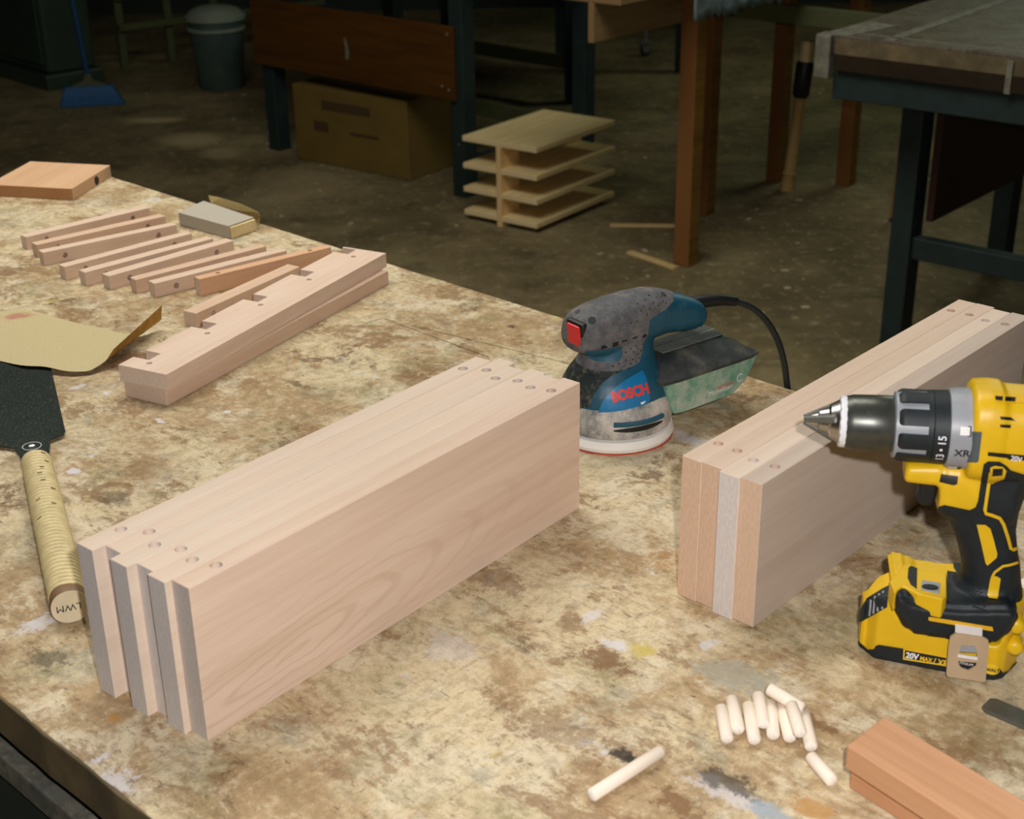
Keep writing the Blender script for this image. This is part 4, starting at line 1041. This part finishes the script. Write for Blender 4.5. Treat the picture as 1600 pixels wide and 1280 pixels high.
def flat(name, pts, mat, y, par=None):
    bm = bmesh.new(); q = [bpt(*p) for p in pts]
    for v in q: v.y = y
    r = [bm.verts.new(v) for v in q]; s = [bm.verts.new(v+Vector((0, .0006, 0))) for v in q]
    bm.faces.new(r); bm.faces.new(s[::-1])
    for i in range(len(r)): bm.faces.new((r[i], r[(i+1) % len(r)], s[(i+1) % len(r)], s[i]))
    return obj(name, bm, mat, par or drill)
def along(a, b, y):
    A, B = bpt(*a), bpt(*b); ux = (B-A).normalized(); uz = Vector((-ux.z, 0, ux.x)); md = (A+B)/2; md.y = y
    return lambda u, v: md+ux*u+uz*v
# ledge line on the foot
flat('foot_stripe', [(705, 618), (730, 618), (1285, 708), (1292, 745), (1260, 742), (715, 652), (700, 640)], M['ydark'], -.0362)
# belt clip
cl = [(895, 770), (950, 735), (1190, 770), (1240, 800), (1245, 860), (1215, 1170), (1200, 1182), (870, 1132), (858, 1110), (880, 860)]
bm = bmesh.new(); q = [bpt(*p) for p in cl]
prism(bm, [(v.x, v.z) for v in q], -.0402, -.0384, 'y')
hb = bmesh.new(); hq = [bpt(*p) for p in ((990, 850), (1110, 850), (1132, 880), (1140, 950), (1140, 985), (965, 950), (975, 935))]
prism(hb, [(v.x, v.z) for v in hq], -.06, -.02, 'y')
h2 = [bpt(*p) for p in ((968, 990), (1135, 1005), (1125, 1040), (1060, 1075), (1000, 1055), (970, 1020))]; prism(hb, [(v.x, v.z) for v in h2], -.06, -.02, 'y')
fixn(bm); cm = bpy.data.meshes.new('belt_clip'); bm.to_mesh(cm); bm.free()
obj('belt_clip', boolean(cm, hb, 'DIFFERENCE'), M['clip'], drill, bevel=.0005)
bm = bmesh.new(); a_, b_ = bpt(940, 712), bpt(1185, 748)
loft(bm, [[(p.x, -.0402, p.z-.0016), (p.x, -.0402, p.z+.0004), (p.x, -.0370, p.z+.0032), (p.x, -.027, p.z+.0036), (p.x, -.027, p.z+.0024), (p.x, -.0364, p.z+.0020), (p.x, -.0386, p.z-.0004), (p.x, -.0386, p.z-.0016)] for p in (a_, b_)])
obj('clip_bend', bm, M['slotmetal'], drill, smooth=True, ang=30)
bm = bmesh.new(); q = [bpt(*p) for p in ((990, 853), (1110, 853), (1132, 885), (1138, 925), (972, 915))]; prism(bm, [(v.x, v.z) for v in q], -.0386, -.0380, 'y'); obj('clip_window', bm, M['greyplast'], drill)
bm = bmesh.new(); a_, b_ = bpt(962, 940), bpt(1138, 968); tube(bm, [(a_.x, -.0400, a_.z), (b_.x, -.0400, b_.z)], .0016, 12); obj('clip_roll', bm, M['slotmetal'], drill, smooth=True)
flat('clip_label', [(968, 990), (1135, 1005), (1125, 1040), (1060, 1075), (1000, 1055), (970, 1020)], M['blackp'], -.0374)
text('clip_label_text', 'LITHIUM', .0030, along((975, 1020), (1095, 1042), -.0378), M['whitep'], drill)
# lamp platform on top of the foot
zp = .0785
def tp(x, y, z=zp): P = MDi @ un(*c5(x, y), BZ+z); return (P.x, P.y)
pl = [tp(*p) for p in ((395, 390), (350, 282), (480, 130), (535, 135), (620, 180), (850, 200), (866, 230), (868, 420), (830, 452), (600, 400), (470, 335))]
bm = bmesh.new(); prism(bm, pl, .062, zp); dk = obj('foot_deck', bm, M['yellow'], drill, bevel=.0012, seg=3)
pl = [tp(*p, zp+.0008) for p in ((520, 160), (545, 142), (600, 165), (596, 350), (540, 310), (512, 250))]
bm = bmesh.new(); prism(bm, pl, zp-.002, zp+.0006); obj('deck_recess', bm, M['black_paint'], dk, bevel=.0003)
pl = [tp(*p, zp+.001) for p in ((645, 275), (810, 300), (800, 395), (630, 355))]
bm = bmesh.new(); prism(bm, pl, zp-.002, zp+.001); obj('lamp_button', bm, M['greyplast'], dk, bevel=.0004)
el = [tp(718+75*cos(t), 336+22*sin(t)+7*cos(t), zp+.0018) for t in [2*pi*k/24 for k in range(24)]]
bm = bmesh.new(); prism(bm, el, zp, zp+.0018); obj('lamp_lens', bm, M['black_paint'], dk)
# rear latch knuckles of the battery
for (x, y, r) in ((1500, 690, .0065), (1485, 880, .0065)):
    a_ = dp(*c5(x, y), -.026); bm = bmesh.new(); lathe(bm, [(-.031, r*.5), (-.030, r*.8), (-.027, r), (.027, r), (.030, r*.8), (.031, r*.5)], 24, 'y', (a_[0], 0, a_[1])); obj('battery_knuckle', bm, M['yellow'], batt, smooth=True)
# true size and true distance, so that the battery stands on the bench
SD = .64/(.64-zb)
done = set()
def allkids(o):
    for c in o.children:
        yield c; yield from allkids(c)
for o in allkids(drill):
    if o.type == 'MESH' and o.data.name not in done:
        done.add(o.data.name); o.data.transform(Matrix.Scale(SD, 4))
drill.location = CAM+(CD-CAM)*SD+Vector((0, 0, .0006))
bbm2.free()
sbm.free()

# ------------------------------------------------------------------ background: benches, box, shelf, bin, broom
YU = radians(48.5); uU = Vector((cos(YU), sin(YU), 0)); vU = Vector((-sin(YU), cos(YU), 0))
Yn = Vector((0, 1, 0))
def zat(fx, fy, px, py): return unp(px, py, un(fx, fy, 0), Yn).z
def legbox(parent, x, y, s, z0, z1, mat, name='leg', s2=None, bev=.003):
    s2 = s2 or s; bm = bmesh.new(); box(bm, x-s/2, x+s/2, y-s2/2, y+s2/2, z0, z1); return obj(name, bm, mat, parent, bevel=bev)
# green framed bench with the brown panel
LR, LLg = un(718, 308, 0), un(428, 235, 0)
yb2 = atan2(LR.y-LLg.y, LR.x-LLg.x); Lb2 = (LR-LLg).length
b2 = thing('green_bench', 'dark green steel bench with a brown panel above the cardboard box', 'workbench', (LLg.x, LLg.y, 0), yb2)
for x in (0, Lb2):
    for y in (.035, .72): legbox(b2, x, y, .066, 0, .80, M['green_steel'])
zb, zt_ = .362, .628
bm = bmesh.new(); box(bm, -.055, Lb2+.005, -.018, 0.0, zb, zt_); obj('front_panel', bm, M['stained_panel'], b2, bevel=.003)
bm = bmesh.new(); box(bm, -.02, Lb2+.02, .70, .74, .10, .16); obj('lower_rail', bm, M['railwood'], b2, bevel=.003)
bm = bmesh.new(); box(bm, Lb2-.03, Lb2+.03, .06, .70, .10, .14); obj('side_rail', bm, M['green_steel'], b2, bevel=.003)
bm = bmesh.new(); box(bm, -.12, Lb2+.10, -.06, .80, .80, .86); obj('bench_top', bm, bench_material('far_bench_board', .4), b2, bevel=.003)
for x, z in ((Lb2-.02, .40), (Lb2-.055, .41), (Lb2-.02, .60)):
    bm = bmesh.new(); lathe(bm, [(-.021, .004), (-.019, .006), (-.017, .006)], 12, 'y', (x, 0, z)); obj('bolt', bm, M['dusty_steel'], b2)
bm = bmesh.new(); lathe(bm, [(.000, .006), (.004, .006)], 12, 'y', (Lb2+.005, 0, .20)); obj('bolt', bm, M['chrome'], b2)
bm = bmesh.new(); prism(bm, [(.52, .45), (.535, .445), (.545, .475), (.535, .50), (.525, .53), (.515, .525), (.525, .49)], -.0192, -.0178, 'y'); obj('paint_drip', bm, M['palepaint'], b2)
# cardboard box
A, B, C2 = un(465, 248, 0), un(640, 283, 0), un(705, 265, 0)
yc = atan2(B.y-A.y, B.x-A.x); Lc = (B-A).length
cbx = thing('cardboard_box', 'closed brown cardboard box on the floor under the green bench', 'box', (A.x, A.y, 0), yc)
bm = bmesh.new(); box(bm, 0, Lc, 0, .34, 0.001, .31); obj('carton', bm, M['cardboard'], cbx, bevel=.004)
bm = bmesh.new(); box(bm, .16, .42, -.0012, 0, .225, .262); obj('printed_bar', bm, M['cardprint'], cbx)
bm = bmesh.new(); box(bm, .11, .19, -.0012, 0, .135, .175); obj('printed_mark', bm, M['cardprint'], cbx)
bm = bmesh.new(); box(bm, .31, .46, -.0012, 0, .14, .152); obj('printed_line', bm, M['cardprint'], cbx)
bm = bmesh.new(); box(bm, -.002, Lc+.002, .150, .190, .3102, .3112); obj('tape', bm, M['cardboard'], cbx)
# pine shelf unit
def sh(px, py, z): return un(px, py, z)
zs = [.020, .103, .188, .284]
F0, L0, R0_ = un(838, 371, .025+.02), un(740, 345, .045), un(957, 318, .045)
F1, L1, R1 = un(838, 231, .304), un(738, 206, .304), un(962, 187, .304)
ysx = atan2(R1.y-F1.y, R1.x-F1.x); Lx = (R1-F1).length; wxp = Vector((-sin(ysx), cos(ysx), 0)); Wx = (L1-F1).dot(wxp)
shf = thing('shelf_unit', 'small open shelf unit of four pale pine boards standing on the floor', 'shelf', (F1.x, F1.y, 0), ysx)
for i, z in enumerate(zs):
    bm = bmesh.new(); box(bm, 0, Lx, 0, Wx, z, z+.019)
    obj('shelf', bm, M['pine'], shf, bevel=.002, color=(1, .99, .94, 1))
y_ = Wx*.50
bm = bmesh.new(); box(bm, -.004, .105, y_-.010, y_+.010, 0, zs[3]); obj('upright', bm, M['pine'], shf, bevel=.0015, color=(1, .86, .72, 1))
bm = bmesh.new(); box(bm, Lx-.105, Lx+.004, y_-.010, y_+.010, 0, zs[3]); obj('upright', bm, M['pine'], shf, bevel=.0015, color=(1, .86, .72, 1))
# wooden table on posts
l1, l2, l3, l4 = un(1076, 414, 0), un(1104, 334, 0), un(1216, 283, 0), un(1325, 289, 0)
wt = thing('wooden_table', 'table on square orange-brown wooden posts behind the pine shelf unit', 'table', (l1.x, l1.y, 0), YU)
MWi = (Matrix.Translation((l1.x, l1.y, 0)) @ Matrix.Rotation(YU, 4, 'Z')).inverted()
for P, s in ((l1, .058), (l2, .056), (l3, .056), (l4, .056)):
    q = MWi @ P; legbox(wt, q.x, q.y+(.012), s, 0, .875, M['pine_post'], s2=s)
bm = bmesh.new(); box(bm, -.455, 1.3, .042, .062, .765, .875); obj('apron', bm, M['old_pine'], wt, bevel=.002)
bm = bmesh.new(); box(bm, -.455, 1.4, -.05, .42, .875, .915); obj('table_top', bm, M['old_pine'], wt, bevel=.003)
q2 = MWi @ l2
bm = bmesh.new(); box(bm, q2.x+.02, q2.x+.045, q2.y-.9, q2.y+.04, .69, .75); obj('cross_rail', bm, M['railwood'], wt, bevel=.002)
# cloth hanging over its front end
bm = bmesh.new(); nx, nz = 36, 8; V = []
for j in range(nz+1):
    row = []
    for i in range(nx+1):
        x = -.12+.62*i/nx; drop = .125+.022*noise.noise(Vector((i*.35, 3, 0)))+.02*noise.noise(Vector((i*.9, 7, 0)))
        if j <= 3: y, z = .20-.27*j/3, 0.918+.004*noise.noise(Vector((i*.4, j, 1)))
        else: y, z = -.066-.016*abs(noise.noise(Vector((i*.22, j*.3, 5)))), 0.918-drop*(j-3)/(nz-3)
        row.append(bm.verts.new((x, y, z)))
    V.append(row)
for p, q in zip(V, V[1:]):
    for i in range(nx): bm.faces.new((p[i], p[i+1], q[i+1], q[i]))
o = obj('drape_cloth', bm, M['bluecloth'], None, (l1.x, l1.y, 0), YU, smooth=True)
sm = o.modifiers.new('s', 'SOLIDIFY'); sm.thickness = .002
tag(o, 'dusty blue-grey cloth hanging ragged over the front edge of the wooden table', 'cloth')
# caster foot seen far behind
P = un(1008, 88, 0)
cs = thing('swivel_caster', 'small pale metal caster on the floor behind the wooden table', 'caster', (P.x, P.y, 0), .4)
bm = bmesh.new(); lathe(bm, [(-.012, .02), (-.01, .028), (.01, .028), (.012, .02)], 20, 'y', (0, 0, .028)); obj('wheel', bm, M['rubber2'], cs)
bm = bmesh.new(); prism(bm, [(-.02, .028), (.012, .02), (.03, .075), (-.03, .075)], -.02, -.016, 'y'); prism(bm, [(-.02, .028), (.012, .02), (.03, .075), (-.03, .075)], .016, .02, 'y'); box(bm, -.045, .045, -.03, .03, .073, .079); obj('fork', bm, M['dusty_steel'], cs)
bm = bmesh.new(); lathe(bm, [(.079, .012), (.14, .012)], 14, 'z'); obj('stem', bm, M['dusty_steel'], cs)
# scrap strips on the floor
for a, b, w, lb in (((953, 350), (1058, 351), .022, 'thin pale wood strip on the floor beside the pine shelf unit'), ((983, 392), (1056, 417), .026, 'short pale wood strip on the floor pointing at the front table post')):
    A, B = un(*a, .008), un(*b, .008); L = (B-A).length
    bm = bmesh.new(); box(bm, 0, L, -w/2, w/2, 0, .008); o = obj('wood_strip', bm, M['pine'], None, (A.x, A.y, 0), atan2(B.y-A.y, B.x-A.x), bevel=.001, color=(.8, .72, .6, 1)); tag(o, lb, 'wood strip')
# right-hand bench
C0 = un(1287, 52, BZ); f1 = un(1600, 88, BZ); s1 = un(1452, 0, BZ)
fd = (f1-C0).normalized(); sd = (s1-C0).normalized()
b3 = thing('paint_chipped_bench', 'old paint-chipped workbench with dark green legs at the upper right', 'workbench', (C0.x, C0.y, 0), 0)
def PQ(a, b): v = fd*a+sd*b; return (v.x, v.y)
bm = bmesh.new(); prism(bm, [PQ(.0, .0), PQ(1.5, 0), PQ(1.5, 1.0), PQ(0, 1.0)], BZ-.045, BZ-.0)
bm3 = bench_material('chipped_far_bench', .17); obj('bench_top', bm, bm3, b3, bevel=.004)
bm = bmesh.new(); prism(bm, [PQ(.16, .002), PQ(.19, .002), PQ(.19, 1.0), PQ(.16, 1.0)], BZ-.001, BZ+.0012); obj('seam_strip', bm, M['palepaint'], b3)
bm = bmesh.new(); prism(bm, [PQ(0, .0), PQ(.07, 0), PQ(.11, .2), PQ(0.02, .22)], BZ-.001, BZ+.0016); obj('paint_patch', bm, M['palepaint'], b3)
bm = bmesh.new(); prism(bm, [PQ(.07, .04), PQ(1.5, .045), PQ(1.5, .053), PQ(.07, .050)], BZ-.001, BZ+.0012); obj('seam_strip', bm, M['palepaint'], b3)
bm = bmesh.new(); prism(bm, [PQ(-.012, -.02), PQ(.03, -.02), PQ(.03, .03), PQ(-.012, .03)], BZ-.108, BZ+.001); obj('end_block', bm, M['palepaint'], b3, bevel=.004)
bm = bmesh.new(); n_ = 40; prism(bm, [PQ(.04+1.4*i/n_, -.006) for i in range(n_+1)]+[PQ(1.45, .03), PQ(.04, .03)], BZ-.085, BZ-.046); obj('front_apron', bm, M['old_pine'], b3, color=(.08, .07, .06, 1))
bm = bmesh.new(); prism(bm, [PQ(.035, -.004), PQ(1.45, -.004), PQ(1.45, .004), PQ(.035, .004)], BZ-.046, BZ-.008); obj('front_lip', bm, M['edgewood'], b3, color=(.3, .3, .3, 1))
bm = bmesh.new(); prism(bm, [PQ(.03, .01), PQ(1.45, .01), PQ(1.45, .06), PQ(.03, .06)], BZ-.16, BZ-.085); obj('steel_rail', bm, M['green_steel'], b3, bevel=.003)
for a in (.48, ): 
    bm = bmesh.new(); prism(bm, [PQ(a, -.010), PQ(a+.014, -.010), PQ(a+.014, 0), PQ(a, 0)], BZ-.088, BZ-.012); obj('paint_drip', bm, M['palepaint'], b3)
lg = un(1398, 535, 0); lgv = lg-Vector((C0.x, C0.y, 0)); la = YU
for k, (da, db) in enumerate(((0, 0), (0, .75), (1.15, 0), (1.15, .75))):
    c = lgv+fd*da+sd*db; m_ = Matrix.Translation((c.x, c.y, 0)) @ Matrix.Rotation(la, 4, 'Z')
    bm = bmesh.new(); box(bm, -.035, .035, -.03, .03, 0, BZ-.10, m_); obj('leg', bm, M['green_steel'], b3, bevel=.003)
a0 = lgv; bm = bmesh.new(); hh = .285
prism(bm, [((a0+fd*t+sd*w).x, (a0+fd*t+sd*w).y) for t, w in ((.02, -.02), (1.15, -.02), (1.15, .02), (.02, .02))], hh-.03, hh+.03); obj('cross_rail', bm, M['green_steel'], b3, bevel=.003)
bm = bmesh.new(); prism(bm, [((a0+fd*t+uU*w).x, (a0+fd*t+uU*w).y) for t, w in ((.05, .0), (.07, .0), (.07, .95), (.05, .95))], .36, .70); obj('side_panel', bm, plain('dark_red_brown_panel', (50, 24, 14), .5), b3, bevel=.002)
# slim sticks at the left of that bench
def stick(name, fx, fy, tx, ty, r, label, mat, cat, extra=None):
    P = un(fx, fy, 0); T = unp(tx, ty, P+Vector((0, -.02, 0)), Yn)
    t_ = thing(name, label, cat, (P.x, P.y, 0), 0); T = T-Vector((P.x, P.y, 0))
    return t_, T
t_, T = stick('mallet', 1229, 297, 1263, 66, .016, 'tan handled tool with a black collar and pale head beside the paint-chipped bench', None, 'tool')
def on(T, f): return T*f
bm = bmesh.new(); tube(bm, [on(T, f) for f in (0, .03, .06, .10, .12, .14, .5, .66)], [.028, .027, .026, .022, .027, .021, .021, .022], 14); obj('handle', bm, M['pine'], t_, smooth=True, color=(.62, .52, .36, 1))
bm = bmesh.new(); tube(bm, [on(T, f) for f in (.64, .66, .86, .88)], [.026, .032, .032, .026], 14); obj('collar', bm, M['black_paint'], t_, smooth=True)
bm = bmesh.new(); tube(bm, [on(T, f) for f in (.86, .87, 1.0, 1.01)], [.020, .026, .026, .022], 14); obj('head', bm, M['pine'], t_, smooth=True)
t_, T = stick('broomstick', 1395, 346, 1418, 150, .01, 'thin tan stick standing just left of the green leg of the paint-chipped bench', None, 'stick')
bm = bmesh.new(); tube(bm, [on(T, f) for f in (0, .5, 1)], [.012, .010, .009], 12); obj('shaft', bm, M['old_pine'], t_, smooth=True, color=(1.2, 1.05, .8, 1))
bm = bmesh.new(); tube(bm, [on(T, f) for f in (0.0, .03)], [.0135, .0135], 12); obj('rubber_foot', bm, M['rubber2'], t_, smooth=True)
# rubbish bin
P = un(347, 136, 0)
bn = thing('rubbish_bin', 'round grey-green rubbish bin with a pale domed lid at the back', 'bin', (P.x, P.y, 0))
bm = bmesh.new(); lathe(bm, [(0, .105), (.01, .112), (.30, .135), (.302, .130), (.012, .106)], 36, 'z'); obj('bin_body', bm, M['galv'], bn, smooth=True, ang=40)
bm = bmesh.new(); lathe(bm, [(.285, .136), (.288, .143), (.300, .143), (.303, .136)], 36, 'z'); obj('rim', bm, M['galvlid'], bn, smooth=True, ang=40)
bm = bmesh.new(); lathe(bm, [(.335, .142), (.338, .149), (.356, .149), (.362, .142), (.385, .118), (.398, .08), (.403, .03), (.404, .002)], 36, 'z'); obj('lid', bm, M['galvlid'], bn, smooth=True, ang=40)
bm = bmesh.new(); lathe(bm, [(.30, .134), (.340, .137)], 36, 'z'); obj('bin_neck', bm, M['galv'], bn, smooth=True)
# broom
P = un(146, 164, 0); zb_ = P
br = thing('broom', 'broom with a wide blue brush standing on the floor at the back left', 'broom', (P.x, P.y, 0), .18)
bm = bmesh.new(); loft(bm, [[(-.15, -.035, .0), (.15, -.035, 0), (.15, .03, 0), (-.15, .03, 0)], [(-.14, -.03, .05), (.125, -.03, .05), (.125, .025, .05), (-.14, .025, .05)], [(-.12, -.02, .095), (.10, -.02, .095), (.10, .02, .095), (-.12, .02, .095)]])
obj('bristles', bm, M['bluebristle'], br, bevel=.006, kind='stuff')
bm = bmesh.new(); loft(bm, [[(-.10, -.018, .094), (.08, -.018, .094), (.08, .018, .094), (-.10, .018, .094)], [(-.03, -.014, .12), (.015, -.014, .12), (.015, .014, .12), (-.03, .014, .12)], [(-.02, -.011, .15), (.005, -.011, .15), (.005, .011, .15), (-.02, .011, .15)]])
obj('brush_block', bm, M['railwood'], br, bevel=.003)
Tp = unp(104, -40, P, Yn)-P; c_, s_ = cos(-.18), sin(-.18); Tp = Vector((Tp.x*c_-Tp.y*s_, Tp.x*s_+Tp.y*c_, Tp.z))
bm = bmesh.new(); tube(bm, [(-.008, 0, .14), tuple(Tp*1.6)], .012, 12); obj('handle', bm, M['bluestick'], br, smooth=True)
# cabinet column at far left
A, B, C3 = un(0, 121, 0), un(76, 143, 0), un(112, 128, 0)
ya = atan2(B.y-A.y, B.x-A.x)
cab = thing('metal_cabinet', 'dark green metal cabinet with a stepped base at the far left', 'cabinet', (B.x, B.y, 0), ya)
bm = bmesh.new(); box(bm, -1.1, 0, 0, .32, 0, .075); obj('plinth', bm, M['cabinet'], cab, bevel=.008)
bm = bmesh.new(); box(bm, -1.08, -.03, .03, .30, .075, 1.5); obj('cabinet_body', bm, M['cabinet'], cab, bevel=.02, seg=3)
bm = bmesh.new(); box(bm, -.50, -.06, .018, .031, .12, 1.45); dr_ = obj('door', bm, M['cabinet'], cab, bevel=.004)
bm = bmesh.new(); tube(bm, [(-.10, .005, .50), (-.10, .005, .64)], .008, 10); obj('door_handle', bm, M['pale_metal'], dr_, smooth=True)
# low rail rack against the back, between the cabinet and the bin
A, B = un(100, 118, 0), un(300, 96, 0); A = Vector((-2.05, 7.75, 0)); B = Vector((-1.05, 8.55, 0))
yr = atan2(B.y-A.y, B.x-A.x); Lr = (B-A).length
rk = thing('low_rack', 'low dull green rack of two long rails behind the broom', 'rack', (A.x, A.y, 0), yr)
for z in (.20, .36):
    bm = bmesh.new(); box(bm, 0, Lr, 0, .03, z, z+.035); obj('rail', bm, M['railwood'], rk, bevel=.003)
for x in (.0, .28, .56, Lr-.04):
    bm = bmesh.new(); box(bm, x, x+.04, .03, .06, 0, .42); obj('post', bm, M['railwood'], rk, bevel=.003)
# a far bench in the dark, behind the pine shelf
P = un(898, 160, 0)
fb = thing('far_bench', 'unlit bench far behind the pine shelf unit with a dark leg', 'workbench', (P.x, P.y, 0), YU)
for q in ((0, 0), (.9, 0), (0, .8), (.9, .8)): legbox(fb, *q, .07, 0, .80, M['green_steel'])
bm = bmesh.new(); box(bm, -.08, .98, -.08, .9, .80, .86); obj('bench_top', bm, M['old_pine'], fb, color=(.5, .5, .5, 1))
bm = bmesh.new(); box(bm, -.03, .0, .03, .78, .16, .22); obj('lower_rail', bm, M['railwood'], fb)
# debris on the floor
bm = bmesh.new(); rnd = random.Random(3)
for k in range(260):
    x, y = rnd.uniform(-1.8, 2.2), rnd.uniform(2.6, 7.2); s = rnd.choice((.003, .004, .005, .007, .012))
    a = rnd.uniform(0, 6.28); m_ = Matrix.Translation((x, y, .0)) @ Matrix.Rotation(a, 4, 'Z')
    box(bm, -s, s, -s*.5, s*.5, 0, .002, m_)
for px, py, s in ((1230, 451, .010), (1258, 481, .012), (713, 353, .006), (440, 338, .006), (1012, 432, .006)):
    P = un(px, py, 0); box(bm, -s, s, -s*.6, s*.6, 0, .004, Matrix.Translation(P))
o = obj('floor_debris', bm, M['chip'], None); tag(o, 'pale wood chips and crumbs scattered over the concrete floor', 'debris', kind='stuff')
